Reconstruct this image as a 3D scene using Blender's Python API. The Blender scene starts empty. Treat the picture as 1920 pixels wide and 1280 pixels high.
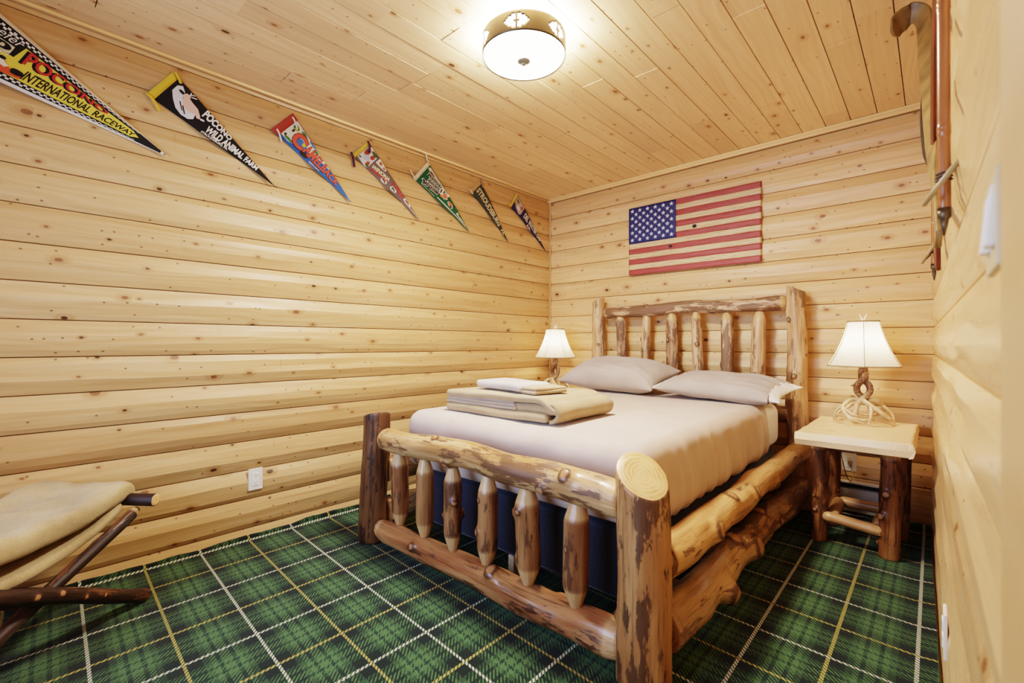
import bpy, bmesh, math, random
from math import sin, cos, pi, sqrt, floor, atan2
from mathutils import Vector, Matrix, noise

SC = bpy.context.scene
COL = SC.collection
V = Vector

# ------------------------------------------------------------------ helpers
def lin(c):
    """sRGB hex -> linear rgba"""
    c = c.lstrip('#')
    o = []
    for i in (0, 2, 4):
        x = int(c[i:i+2], 16) / 255
        o.append(x / 12.92 if x <= .04045 else ((x + .055) / 1.055) ** 2.4)
    return (o[0], o[1], o[2], 1)

LIN = lin
def nz(x, y=0., z=0.):
    return noise.noise(V((x, y, z)))

def sm(a, b, x):
    t = max(0., min(1., (x - a) / (b - a)))
    return t * t * (3 - 2 * t)

class G:
    """tiny node-graph writer"""
    def __init__(s, name):
        s.mat = bpy.data.materials.new(name)
        s.mat.use_nodes = True
        s.nt = s.mat.node_tree
        s.nt.nodes.clear()
        s.out = s.nt.nodes.new('ShaderNodeOutputMaterial')
    def N(s, t, **kw):
        n = s.nt.nodes.new(t)
        for k, v in kw.items():
            setattr(n, k, v)
        return n
    def put(s, a, sock):
        if isinstance(a, (int, float)):
            sock.default_value = a
        elif isinstance(a, (tuple, list)):
            sock.default_value = a[:len(sock.default_value)]
        else:
            s.nt.links.new(a, sock)
    def m(s, op, a, b=0., c=None, clamp=False):
        n = s.N('ShaderNodeMath', operation=op, use_clamp=clamp)
        s.put(a, n.inputs[0]); s.put(b, n.inputs[1])
        if c is not None: s.put(c, n.inputs[2])
        return n.outputs[0]
    def mr(s, x, a, b, c=0., d=1., kind='SMOOTHSTEP'):
        n = s.N('ShaderNodeMapRange', interpolation_type=kind)
        for i, q in enumerate((x, a, b, c, d)): s.put(q, n.inputs[i])
        return n.outputs[0]
    def mix(s, f, a, b, bt='MIX'):
        n = s.N('ShaderNodeMix', data_type='RGBA', blend_type=bt)
        s.put(f, n.inputs[0]); s.put(a, n.inputs[6]); s.put(b, n.inputs[7])
        return n.outputs[2]
    def comb(s, x, y=0., z=0.):
        n = s.N('ShaderNodeCombineXYZ')
        for i, q in enumerate((x, y, z)): s.put(q, n.inputs[i])
        return n.outputs[0]
    def sep(s, v):
        n = s.N('ShaderNodeSeparateXYZ'); s.put(v, n.inputs[0])
        return n.outputs[0], n.outputs[1], n.outputs[2]
    def noise(s, v, scale=1., detail=3., rough=.5, dist=0.):
        n = s.N('ShaderNodeTexNoise')
        s.put(v, n.inputs['Vector']); s.put(scale, n.inputs['Scale']); s.put(detail, n.inputs['Detail'])
        s.put(rough, n.inputs['Roughness']); s.put(dist, n.inputs['Distortion'])
        return n.outputs[0]
    def white(s, v):
        n = s.N('ShaderNodeTexWhiteNoise', noise_dimensions='3D'); s.put(v, n.inputs[0])
        return n.outputs[0], n.outputs[1]
    def ramp(s, f, stops):
        n = s.N('ShaderNodeValToRGB'); e = n.color_ramp.elements
        while len(e) < len(stops): e.new(.5)
        for k, (p, c) in zip(e, stops): k.position = p; k.color = c
        s.put(f, n.inputs[0]); return n.outputs[0]
    def obj(s):
        return s.N('ShaderNodeTexCoord').outputs['Object']
    def attr(s, name, vec=False):
        n = s.N('ShaderNodeAttribute', attribute_name=name)
        return n.outputs['Vector'] if vec else n.outputs['Fac']
    def bump(s, h, strength=.3, dist=.01):
        n = s.N('ShaderNodeBump'); s.put(h, n.inputs['Height'])
        n.inputs['Strength'].default_value = strength; n.inputs['Distance'].default_value = dist
        return n.outputs[0]
    def bsdf(s, col, rough=.5, normal=None, **kw):
        n = s.N('ShaderNodeBsdfPrincipled')
        s.put(col, n.inputs['Base Color']); s.put(rough, n.inputs['Roughness'])
        if normal is not None: s.put(normal, n.inputs['Normal'])
        for k, v in kw.items(): s.put(v, n.inputs[k.replace('_', ' ')])
        s.nt.links.new(n.outputs[0], s.out.inputs[0])
        return s.mat

def plain(name, col, rough=.6, noise_amt=.12, scale=60., **kw):
    g = G(name); c = lin(col)
    n = g.noise(g.obj(), scale, 4)
    d = tuple(x * (1 - noise_amt * 1.6) for x in c[:3]) + (1,)
    e = tuple(min(1, x * (1 + noise_amt)) for x in c[:3]) + (1,)
    return g.bsdf(g.ramp(n, [(.3, d), (.7, e)]), rough, g.bump(n, .15, .004), **kw)

def pine(name, along, across, off, pitch, seg=None, tone=1.0, rough=.42, knots=1.0, pale=0., pcol=(.86, .73, .52, 1)):
    """knotty pine boards: one tone, one grain and its own knots per board"""
    g = G(name); x, y, z = g.sep(g.obj()); ax = {'x': x, 'y': y, 'z': z}
    A, C = ax[along], ax[across]
    bid = g.m('FLOOR', g.m('DIVIDE', g.m('SUBTRACT', C, off), pitch))
    r0, _ = g.white(g.comb(bid, 3.3, 1.7))
    sid = g.m('FLOOR', g.m('DIVIDE', g.m('ADD', A, g.m('MULTIPLY', r0, 9.)), seg)) if seg else 0.
    r1, rc = g.white(g.comb(bid, sid, 7.1)); rr, rg, rb = g.sep(rc)
    A1 = g.m('ADD', A, g.m('MULTIPLY', r1, 43.)); C1 = g.m('ADD', C, g.m('MULTIPLY', rr, 3.))
    vo = g.N('ShaderNodeTexVoronoi', voronoi_dimensions='2D'); vo.inputs['Scale'].default_value = 1.
    v2 = g.N('ShaderNodeTexVoronoi', voronoi_dimensions='2D'); v2.inputs['Scale'].default_value = 2.3
    wob = g.noise(g.comb(g.m('MULTIPLY', A1, 30.), g.m('MULTIPLY', C1, 40.)), 1., 2)
    g.put(g.comb(g.m('MULTIPLY', A1, 5.6), g.m('MULTIPLY', C1, 9.5)), vo.inputs['Vector'])
    kr, kg, kb = g.sep(vo.outputs['Color'])
    g.put(g.comb(g.m('ADD', g.m('MULTIPLY', A1, 5.6), 91.), g.m('MULTIPLY', C1, 8.)), v2.inputs['Vector']); sr, sg_, sb_ = g.sep(v2.outputs['Color'])
    pin = g.m('MULTIPLY', g.mr(v2.outputs['Distance'], .045, .085, 1., 0.), g.m('GREATER_THAN', sg_, 1 - .22 * knots))
    rad = g.m('MULTIPLY', g.m('ADD', g.m('MULTIPLY', g.m('POWER', kr, 2.2), .075), .042), g.m('GREATER_THAN', kg, 1 - .46 * knots))
    d = g.m('ADD', vo.outputs['Distance'], g.m('MULTIPLY', g.m('SUBTRACT', wob, .5), .05))
    core = g.mr(d, g.m('MULTIPLY', rad, .7), g.m('ADD', rad, .004), 1., 0.)
    halo = g.m('MULTIPLY', g.mr(d, rad, g.m('ADD', g.m('MULTIPLY', rad, 3.2), .001), 1., 0.), g.m('GREATER_THAN', rad, .02))
    warp = g.noise(g.comb(g.m('MULTIPLY', A1, 1.3), g.m('MULTIPLY', C1, 7.)), 1., 2)
    gv = g.m('ADD', g.m('MULTIPLY', C1, 38.), g.m('ADD', g.m('MULTIPLY', warp, 5.), g.m('MULTIPLY', halo, 2.5)))
    gr = g.noise(g.comb(g.m('MULTIPLY', A1, 1.1), gv), 1., 4, .6)
    fine = g.noise(g.comb(g.m('MULTIPLY', A1, 9.), g.m('MULTIPLY', C1, 260.)), 1., 3, .6)
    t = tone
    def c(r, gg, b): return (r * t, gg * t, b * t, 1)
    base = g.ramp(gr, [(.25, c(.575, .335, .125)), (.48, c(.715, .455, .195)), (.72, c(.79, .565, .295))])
    base = g.mix(g.m('MULTIPLY', g.m('SUBTRACT', .62, fine, clamp=True), .85), base, c(.55, .32, .12))
    base = g.mix(1., base, g.ramp(rg, [(0, (.80, .73, .64, 1)), (.5, (1, .98, .95, 1)), (1, (1.04, 1.06, 1.09, 1))]), 'MULTIPLY')
    if pale: base = g.mix(pale, base, pcol)
    base = g.mix(g.m('MULTIPLY', halo, .42), base, c(.42, .19, .06))
    ring = g.m('SINE', g.m('MULTIPLY', d, 150.))
    kcol = g.mix(g.mr(ring, -1., 1.), c(.22, .08, .03), c(.36, .155, .06))
    kcol = g.mix(g.m('GREATER_THAN', kb, .80), kcol, c(.07, .025, .012))
    col = g.mix(g.m('MULTIPLY', core, .92), base, kcol)
    col = g.mix(g.m('MULTIPLY', pin, .85), col, c(.24, .10, .04))
    # resin/branch streaks across the board
    st = g.noise(g.comb(g.m('MULTIPLY', A1, 16.), g.m('MULTIPLY', C1, 3.)), 1., 3, .6)
    col = g.mix(g.mr(st, .665, .80, 0., .45), col, c(.42, .2, .07))
    h = g.m('ADD', g.m('MULTIPLY', gr, .5), g.m('MULTIPLY', fine, .3))
    return g.bsdf(col, g.mr(gr, .2, .8, rough + .06, rough - .04), g.bump(h, .10, .004), Specular_IOR_Level=.5)

def log_mat(name, base, mid, dark, patch=.55, streak=.5, rough=.32, bump=.5, band=0., pale='#d9b47c'):
    """peeled log with leftover inner bark, streaks, knots and shaved ends"""
    def lin(c, q=.10):
        r = LIN(c); l = .3 * r[0] + .6 * r[1] + .1 * r[2]
        return tuple(v + (l - v) * q for v in r[:3]) + (1,)
    g = G(name); P = g.attr('rest', True); x, y, z = g.sep(P)
    def ns(a, b, det=4, ro=.55, off=0.):
        return g.noise(g.comb(g.m('MULTIPLY', x, a), g.m('MULTIPLY', y, a), g.m('ADD', g.m('MULTIPLY', z, b), off)), 1., det, ro)
    n1 = ns(16., 2.2, 4); n2 = ns(30., 7., 6, .68, 9.); n3 = ns(110., 5., 3); n4 = ns(7., 1.6, 3, .5, 31.)
    ring = ns(2., 60., 3, .6, 4.)
    col = g.mix(g.mr(n1, .36, .62), lin(base), lin(mid))
    col = g.mix(g.m('MULTIPLY', g.mr(n3, .5, .72), streak), col, lin(dark))
    pm = g.mr(g.m('ADD', n2, g.m('MULTIPLY', g.m('SUBTRACT', n4, .5), .7)), 1 - patch * .85, 1.06 - patch * .85)
    if band: pm = g.m('MAXIMUM', pm, g.m('MULTIPLY', g.mr(ring, .58, .7), band))
    col = g.mix(g.m('MULTIPLY', g.m('MULTIPLY', pm, g.mr(n3, .2, .75, 1., .72)), .95), col, lin(dark))
    pl = g.attr('pale')
    col = g.mix(g.m('MULTIPLY', pl, .9), col, g.mix(g.mr(n3, .3, .7), lin(pale), lin('#c1935a')))
    k = g.attr('knot')
    kn = g.m('ADD', k, g.m('MULTIPLY', g.m('SUBTRACT', n2, .5), .9))
    col = g.mix(g.m('MULTIPLY', g.mr(kn, .10, .42), .85), col, lin('#54301a'))
    col = g.mix(g.m('MULTIPLY', g.mr(kn, .58, .85), .85), col, g.mix(n1, lin('#a87446'), lin('#c79a66')))
    h = g.m('SUBTRACT', g.m('ADD', g.m('MULTIPLY', n3, .35), g.m('MULTIPLY', n1, .4)), g.m('MULTIPLY', pm, .25))
    return g.bsdf(col, g.m('ADD', g.m('MULTIPLY', pm, .18), rough), g.bump(h, bump, .006), Specular_IOR_Level=.5)

def endgrain(name, c1, c2):
    g = G(name); x, y, z = g.sep(g.attr('rest', True))
    r = g.m('SQRT', g.m('ADD', g.m('MULTIPLY', x, x), g.m('MULTIPLY', y, y)))
    w = g.noise(g.attr('rest', True), 25., 2)
    s = g.m('SINE', g.m('ADD', g.m('MULTIPLY', r, 480.), g.m('MULTIPLY', w, 11.)))
    col = g.mix(g.m('MULTIPLY', g.mr(s, -1, 1), g.mr(w, .3, .7, .1, .8)), lin(c1), lin(c2))
    return g.bsdf(col, .4)

def fabric(name, c1, c2, scale=900., rough=.9, bump=.25, fuzz=.4, wr=0.):
    g = G(name); o = g.obj()
    n = g.noise(o, scale, 2); b = g.noise(o, 7., 3)
    col = g.mix(g.mr(g.m('ADD', g.m('MULTIPLY', n, .5), g.m('MULTIPLY', b, .5)), .35, .65), lin(c1), lin(c2))
    h = g.m('ADD', g.m('MULTIPLY', n, .25), g.m('MULTIPLY', g.noise(o, 14., 4, .55), wr))
    return g.bsdf(col, rough, g.bump(h, bump, .01), Sheen_Weight=fuzz, Sheen_Roughness=.5, Specular_IOR_Level=.2)

def emit(name, col, strength):
    g = G(name); e = g.N('ShaderNodeEmission'); g.put(lin(col), e.inputs[0]); e.inputs[1].default_value = strength
    g.nt.links.new(e.outputs[0], g.out.inputs[0]); return g.mat

# ------------------------------------------------------------------ meshes
class MB:
    def __init__(s):
        s.v = []; s.f = []; s.mi = []; s.sm = []; s.rest = {}; s.pale = {}; s.knot = {}
    def face(s, idx, mi=0, smooth=True):
        s.f.append(tuple(idx)); s.mi.append(mi); s.sm.append(smooth)
    def grid(s, rows, closed=False, mi=0, smooth=True, flip=False):
        """rows: list of rows of points; returns index rows"""
        ids = []
        for r in rows:
            b = len(s.v); s.v.extend(V(p) for p in r); ids.append(list(range(b, b + len(r))))
        n = len(rows[0])
        for i in range(len(rows) - 1):
            for j in range(n if closed else n - 1):
                k = (j + 1) % n
                q = (ids[i][j], ids[i][k], ids[i+1][k], ids[i+1][j])
                s.face(q[::-1] if flip else q, mi, smooth)
        return ids
    def box(s, c, h, mi=0, M=None, bev=0.):
        c = V(c); b = len(s.v)
        if bev:
            bm = bmesh.new(); bmesh.ops.create_cube(bm, size=2)
            for v in bm.verts: v.co = V((v.co.x * h[0], v.co.y * h[1], v.co.z * h[2]))
            bmesh.ops.bevel(bm, geom=list(bm.edges), offset=bev, segments=2, profile=.6, affect='EDGES')
            bm.verts.index_update()
            for v in bm.verts:
                p = v.co.copy()
                if M: p = M @ p
                s.v.append(c + p)
            for f in bm.faces: s.face([b + v.index for v in f.verts], mi, False)
            bm.free(); return
        for x in (-1, 1):
            for y in (-1, 1):
                for z in (-1, 1):
                    p = V((x * h[0], y * h[1], z * h[2]))
                    if M: p = M @ p
                    s.v.append(c + p)
        for q in ((0, 1, 3, 2), (4, 6, 7, 5), (0, 4, 5, 1), (2, 3, 7, 6), (0, 2, 6, 4), (1, 5, 7, 3)):
            s.face([b + i for i in q], mi, False)
    def tube(s, pts, rad, n=12, mi=0, cap=True, cuts=None):
        pts = [V(p) for p in pts]; rows = []; up = None
        for i, p in enumerate(pts):
            t = (pts[min(i+1, len(pts)-1)] - pts[max(i-1, 0)]).normalized()
            if up is None: up = t.orthogonal().normalized()
            up = (up - t * up.dot(t)).normalized(); w = t.cross(up)
            r = rad[i] if isinstance(rad, (list, tuple)) else rad
            rows.append([p + (up * cos(a) + w * sin(a)) * r for a in [2 * pi * k / n for k in range(n)]])
        ids = s.grid(rows, True, mi)
        if cap:
            s.face(ids[0][::-1], mi); s.face(ids[-1], mi)
    def lathe(s, prof, c=(0, 0, 0), n=32, mi=0, a0=0.):
        c = V(c)
        rows = [[c + V((r * cos(a0 + 2 * pi * k / n), r * sin(a0 + 2 * pi * k / n), z)) for k in range(n)] for r, z in prof]
        return s.grid(rows, True, mi)
    def build(s, name, mats, parent=None, weld=0., loc=None):
        me = bpy.data.meshes.new(name)
        me.from_pydata([tuple(v) for v in s.v], [], s.f)
        for m in (mats if isinstance(mats, (list, tuple)) else [mats]): me.materials.append(m)
        me.polygons.foreach_set('material_index', s.mi)
        me.polygons.foreach_set('use_smooth', s.sm)
        if s.rest:
            a = me.attributes.new('rest', 'FLOAT_VECTOR', 'POINT')
            for i, q in s.rest.items(): a.data[i].vector = q
        for nm, dct in (('pale', s.pale), ('knot', s.knot)):
            if dct:
                a = me.attributes.new(nm, 'FLOAT', 'POINT')
                for i, q in dct.items(): a.data[i].value = q
        if weld:
            bm = bmesh.new(); bm.from_mesh(me)
            bmesh.ops.remove_doubles(bm, verts=bm.verts, dist=weld)
            bmesh.ops.recalc_face_normals(bm, faces=bm.faces); bm.to_mesh(me); bm.free()
        me.update()
        o = bpy.data.objects.new(name, me); COL.objects.link(o)
        if parent is not None:
            o.parent = parent
            o.matrix_parent_inverse = Matrix.Translation(-V(parent_loc(parent)))
        if loc: o.location = loc
        return o

def parent_loc(p):
    return V(p.location) if p.type == 'EMPTY' else V((0, 0, 0))

def tag(o, label=None, cat=None, group=None, kind=None):
    if label: o['label'] = label
    if cat: o['category'] = cat
    if group: o['group'] = group
    if kind: o['kind'] = kind
    return o

def thing(name, loc, label, cat, group=None):
    o = bpy.data.objects.new(name, None); COL.objects.link(o); o.location = loc
    o.empty_display_size = .1
    return tag(o, label, cat, group)

def copy_tree(o, parent=None):
    c = o.copy(); COL.objects.link(c)
    if parent is not None: c.parent = parent
    for ch in list(o.children): copy_tree(ch, c)
    return c

SEED = [11]
def log(name, p0, p1, r0, r1, mats, parent=None, ends=('flat', 'flat'), n=28, step=.014, wig=.006, rough=.05,
        knots=(), bow=(0, 0, 0), cone=.07, tip=.62, slant=(V((0, 0, 0)), V((0, 0, 0))), seed=None, flare=0., auto=0, label=None):
    """a natural log from p0 to p1; knots = (along 0..1, angle, size, height)"""
    if seed is None: SEED[0] += 1; seed = SEED[0]
    rnd = random.Random(seed); sd = seed * 5.37
    p0, p1 = V(p0), V(p1); ax = p1 - p0; L = ax.length; d = ax.normalized()
    u = V((0, 0, 1)) if abs(d.z) < .7 else V((1, 0, 0))
    u = (u - d * u.dot(d)).normalized(); w = d.cross(u)
    K = list(knots) + [(rnd.uniform(.1, .9), rnd.uniform(0, 2 * pi), rnd.uniform(.010, .018), rnd.uniform(.004, .010)) for _ in range(auto)]
    m = max(8, int(L / step)); mb = MB(); rows = []; meta = []
    ts = [i / m for i in range(m + 1)]
    for e in (0, 1):
        if ends[e] == 'flat' or ends[e] == 'slant':
            ts.append(.004 / L if e == 0 else 1 - .004 / L)
    ts = sorted(set(ts))
    for t in ts:
        s = t * L; c = p0 + ax * t + V(bow) * (1 - (2 * t - 1) ** 2)
        c += u * nz(s * 2.3, sd, 1.) * wig * 2 + w * nz(s * 2.3, sd, 7.) * wig * 2
        r = r0 + (r1 - r0) * t; k = 1.; pale = 0.
        for e, dist in ((0, s), (1, L - s)):
            if ends[e] == 'cone' and dist < cone:
                q = dist / cone; k = tip + (1 - tip) * (q ** .8); pale = 1. - sm(.8, 1., q)
            elif ends[e] in ('flat', 'slant') and dist < .0039: k = .955
            elif ends[e] == 'round' and dist < cone:
                q = dist / cone; k = sqrt(max(.05, 1 - (1 - q) ** 2)); pale = .9
        if flare: k *= 1 + flare * (1 - t) ** 4
        row = []
        for j in range(n):
            a = 2 * pi * j / n; ca, sa = cos(a), sin(a)
            rr = r * k * (1 + rough * (nz(ca * 1.1, sa * 1.1 + sd, s * 5) * 1.3 + .6 * nz(ca * 2.6 + 9, sa * 2.6 + sd, s * 12)))
            kv = 0.
            for (ks, ka, kz, kh) in K:
                da = (a - ka + pi) % (2 * pi) - pi
                dd = sqrt((da * r) ** 2 + (s - ks * L) ** 2) / kz
                if dd < 2.2:
                    rr += kh * (1 - sm(.55, 1.5, dd)) + kh * .25 * (1 - sm(1., 2.2, dd)); kv = max(kv, 1 - sm(.2, 1.5, dd))
            p = c + (u * ca + w * sa) * rr
            for e in (0, 1):
                if slant[e].length > 0:
                    wt = sm(.22, 0., s) if e == 0 else sm(.22, 0., L - s)
                    if wt > 0: p += d * wt * ((u * ca + w * sa) * rr).dot(slant[e])
            row.append(p); meta.append((V((ca * r, sa * r, s + sd)), pale, kv))
        rows.append(row)
    ids = mb.grid(rows, True, 0, True, True)
    for i, (q, pl, kv) in enumerate(meta): mb.rest[i] = q; mb.pale[i] = pl; mb.knot[i] = kv
    for e in (0, 1):
        ring = ids[0] if e == 0 else ids[-1]; row = rows[0] if e == 0 else rows[-1]
        cen = sum(row, V((0, 0, 0))) / n; prev = ring
        for q in (.6, .25):
            b = len(mb.v)
            for j in range(n):
                mb.v.append(cen + (row[j] - cen) * q); mm = meta[ring[j]][0]
                mb.rest[b + j] = V((mm.x * q, mm.y * q, mm.z)); mb.pale[b + j] = 1; mb.knot[b + j] = 0
            cur = list(range(b, b + n))
            for j in range(n):
                f = (prev[j], prev[(j+1) % n], cur[(j+1) % n], cur[j])
                mb.face(f if e == 0 else f[::-1], 1, True)
            prev = cur
        mb.face(prev if e == 0 else prev[::-1], 1, True)
    o = mb.build(name, mats, parent)
    if label: o['label'] = label
    return o

def axis_pts(h, r, res):
    a = [-h + r * (1 - cos(pi / 2 * i / 6)) for i in range(6)]
    k = max(1, int(2 * (h - r) / res)); b = [-(h - r) + 2 * (h - r) * i / k for i in range(k + 1)]
    return a + b + [-q for q in a[::-1]]

def rbox(mb, c, h, r, res=.03, disp=None, keep=None, mi=0):
    """rounded box made of a fine welded grid"""
    c = V(c); A = [axis_pts(h[i], min(r, h[i] * .98), res) for i in range(3)]
    hr = [max(0., h[i] - min(r, h[i] * .98)) for i in range(3)]
    def pos(p):
        q = V([max(-hr[i], min(hr[i], p[i])) for i in range(3)]); d = V(p) - q
        nn = d.normalized() if d.length > 1e-9 else V((0, 0, 1))
        x = q + nn * min(r, min(h) * .98) if d.length > 1e-9 else V(p)
        x = x + c
        return disp(x, nn) if disp else x
    for ax in range(3):
        i, j = [(1, 2), (2, 0), (0, 1)][ax]
        for sg in (-1, 1):
            rows = []
            for a in A[i]:
                row = []
                for b in A[j]:
                    p = [0, 0, 0]; p[ax] = sg * h[ax]; p[i] = a; p[j] = b; row.append(pos(p))
                rows.append(row)
            b0 = len(mb.v); nn = len(rows[0])
            for rw in rows: mb.v.extend(rw)
            for a in range(len(rows) - 1):
                for b in range(nn - 1):
                    q = (b0 + a * nn + b, b0 + a * nn + b + 1, b0 + (a + 1) * nn + b + 1, b0 + (a + 1) * nn + b)
                    cc = (mb.v[q[0]] + mb.v[q[2]]) / 2
                    if keep and not keep(cc): continue
                    mb.face(q if sg < 0 else q[::-1], mi, True)

def drop_loose(o):
    bm = bmesh.new(); bm.from_mesh(o.data)
    bmesh.ops.delete(bm, geom=[v for v in bm.verts if not v.link_faces], context='VERTS')
    bm.to_mesh(o.data); bm.free()

def text2d(body, bold=.0, shear=0., spacing=1.0):
    """flat letter shapes scaled to the unit square: verts, faces"""
    cu = bpy.data.curves.new('t', 'FONT'); cu.body = body; cu.resolution_u = 3; cu.offset = bold; cu.shear = shear
    cu.space_character = spacing; cu.fill_mode = 'FRONT'
    o = bpy.data.objects.new('t', cu); COL.objects.link(o)
    dg = bpy.context.evaluated_depsgraph_get(); dg.update()
    me = bpy.data.meshes.new_from_object(o.evaluated_get(dg))
    vs = [(v.co.x, v.co.y) for v in me.vertices]; fs = [tuple(p.vertices) for p in me.polygons]
    bpy.data.objects.remove(o); bpy.data.curves.remove(cu); bpy.data.meshes.remove(me)
    x0 = min(v[0] for v in vs); x1 = max(v[0] for v in vs); y0 = min(v[1] for v in vs); y1 = max(v[1] for v in vs)
    return [((x - x0) / (x1 - x0), (y - y0) / (y1 - y0)) for x, y in vs], fs

# ------------------------------------------------------------------ room numbers (metres)
H = 1.04                      # camera height
XL, YB, ZC = -2.70, 3.50, 2.395
Z0, PITCH = 1.1347, .1535     # board seams: Z0 - k*PITCH
YF = -.95                     # front wall, behind the camera
def xr(y): return .009 + .0185 * (3.5 - y)      # right wall (very slightly splayed)

# ------------------------------------------------------------------ materials
M = {}
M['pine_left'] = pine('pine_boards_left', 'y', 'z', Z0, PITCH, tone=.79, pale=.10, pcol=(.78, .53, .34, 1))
M['pine_back'] = pine('pine_boards_back', 'x', 'z', Z0, PITCH, tone=1.0, pale=.12)
M['pine_right'] = pine('pine_boards_right', 'y', 'z', Z0 + .01, PITCH, tone=1.0, rough=.24, knots=.5, pale=.12)
M['pine_ceiling'] = pine('pine_ceiling_planks', 'y', 'x', -.873, .126, seg=1.45, tone=1.0, knots=.75, pale=.30)
M['pine_trim'] = pine('pine_trim', 'y', 'z', 0, 3., tone=.95, knots=.2)
M['pine_base'] = pine('pine_base', 'x', 'z', 0, 3., tone=.70, knots=.2)
M['casing'] = pine('pine_casing', 'z', 'x', -2, 5., tone=.82, knots=.2)
M['dark_gap'] = plain('dark_gap', '#2a160a', .9)
EG = {}
EG['pale'] = endgrain('cut_end_pale', '#d9b37c', '#bb8a4e')
EG['dark'] = endgrain('cut_end_dark', '#9c7143', '#6b4220')
EG['rack'] = endgrain('cut_end_tan', '#e3bd8c', '#c99963')
L_POST = log_mat('log_tan_streaked', '#b98a52', '#a5713c', '#462b19', patch=.52, streak=.6, rough=.36)
L_DARK = log_mat('log_dark_bark', '#5d3d27', '#76502f', '#24130d', patch=.55, streak=.9, rough=.32)
L_FOOT = log_mat('log_honey_mottled', '#c59c67', '#a9783f', '#5c3c24', patch=.52, streak=.45, rough=.28)
L_LOW = log_mat('log_russet', '#b48350', '#975f36', '#4a2915', patch=.5, streak=.7, rough=.26)
L_SPIN = log_mat('log_spindle_brown', '#a67848', '#875730', '#51301b', patch=.54, streak=.55, rough=.3)
L_SIDE = log_mat('log_side_rail', '#cfa56c', '#bb8b52', '#654124', patch=.45, streak=.5, rough=.3, band=.45)
L_SIDE2 = log_mat('log_side_rail_low', '#c09a68', '#a27a4c', '#5c3f28', patch=.56, streak=.5, rough=.27, band=.6)
L_HEAD = log_mat('log_head_pale', '#d4b083', '#b88d5b', '#75502f', patch=.56, streak=.75, rough=.38)
L_HRAIL = log_mat('log_head_rail', '#d6b78f', '#b08459', '#65452d', patch=.70, streak=.6, rough=.4, bump=.9)
L_TABLE = log_mat('log_table_leg', '#a06d3c', '#8a552c', '#482815', patch=.55, streak=.75, rough=.27)
L_STRET = log_mat('log_stretcher', '#c79761', '#b17f48', '#6b4020', patch=.3, streak=.35, rough=.33)
L_BARK = log_mat('log_rack_bark', '#75492a', '#4f3120', '#26160d', patch=.66, streak=.9, rough=.38, bump=1.0)

M['sheet'] = fabric('sheet_taupe', '#bca998', '#c8b6a5', 1500, .85, .15, .25, .3)
M['pillow'] = fabric('pillowcase_taupe', '#a89c91', '#b5a99e', 1500, .85, .25, .25, .6)
M['white_cloth'] = fabric('white_cloth', '#dfdad0', '#eae6de', 1200, .9, .15)
M['comforter'] = fabric('comforter_tan', '#a08a68', '#b39d7a', 1100, .9, .3, .2, .5)
M['blanket_layer'] = fabric('blanket_layer', '#a8967f', '#b9a78f', 1100, .9, .25, .4, .3)
M['towel'] = fabric('folded_sheet_grey', '#b9afa3', '#c5bcb0', 1300, .9, .2, .3, .3)
M['fleece'] = fabric('fleece_cream', '#a08b66', '#c2ad86', 420, .95, .55, .15, .5)
def navy():
    g = G('box_spring_navy'); x, y, z = g.sep(g.obj())
    a = g.m('SINE', g.m('MULTIPLY', g.m('ADD', x, y), 520.)); b = g.m('SINE', g.m('MULTIPLY', z, 520.))
    q = g.m('MULTIPLY', a, b)
    return g.bsdf(g.mix(g.mr(q, -.2, .5), lin('#0b0f1d'), lin('#1d2745')), .6, g.bump(q, .3, .004), Sheen_Weight=.3)
M['navy'] = navy()

def plaid():
    """woven green tartan: warp and weft bands mixed by a diagonal twill"""
    g = G('carpet_tartan'); x, y, z = g.sep(g.obj())
    P = .2165
    yy = g.m('SUBTRACT', g.m('ADD', y, g.m('MULTIPLY', g.m('ADD', x, 2.1), .052)), .195)
    def prof(c, lw):
        q = g.m('DIVIDE', c, P); k = g.m('FLOOR', g.m('ADD', q, .5))
        d = g.m('MULTIPLY', g.m('ABSOLUTE', g.m('SUBTRACT', q, k)), P)       # 0 on a line .. P/2
        odd = g.m('ABSOLUTE', g.m('MODULO', k, 2.))
        line = g.m('LESS_THAN', d, lw)
        dark = g.m('LESS_THAN', d, .047)
        thin = g.m('LESS_THAN', g.m('ABSOLUTE', g.m('SUBTRACT', d, .088)), .006)
        mid = g.m('LESS_THAN', d, .066)
        col = g.mix(mid, lin('#506e44'), lin('#385134'))
        col = g.mix(dark, col, lin('#1a251c'))
        col = g.mix(thin, col, lin('#22382a'))
        col = g.mix(line, col, g.mix(odd, lin('#d6d4ba'), lin('#bda957')))
        return col, line
    wx, lx = prof(g.m('ADD', x, .041), .0056)
    wy, ly = prof(yy, .0048)
    fr = g.m('FRACT', g.m('DIVIDE', g.m('ADD', x, y), .0155))
    base = g.mix(g.m('GREATER_THAN', fr, .5), wx, wy)
    rope = g.m('LESS_THAN', fr, .60)
    base = g.mix(lx, base, g.mix(rope, lin('#3d4c38'), wx))
    base = g.mix(ly, base, g.mix(rope, lin('#3d4c38'), wy))
    pile = g.noise(g.obj(), 420., 3, .7)
    big = g.noise(g.obj(), 1.6, 2)
    base = g.mix(1., base, g.ramp(pile, [(.3, (.5, .5, .5, 1)), (.7, (1.3, 1.3, 1.3, 1))]), 'MULTIPLY')
    return g.bsdf(base, .95, g.bump(pile, .6, .006), Sheen_Weight=.12, Specular_IOR_Level=.1)
M['plaid'] = plaid()

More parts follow.
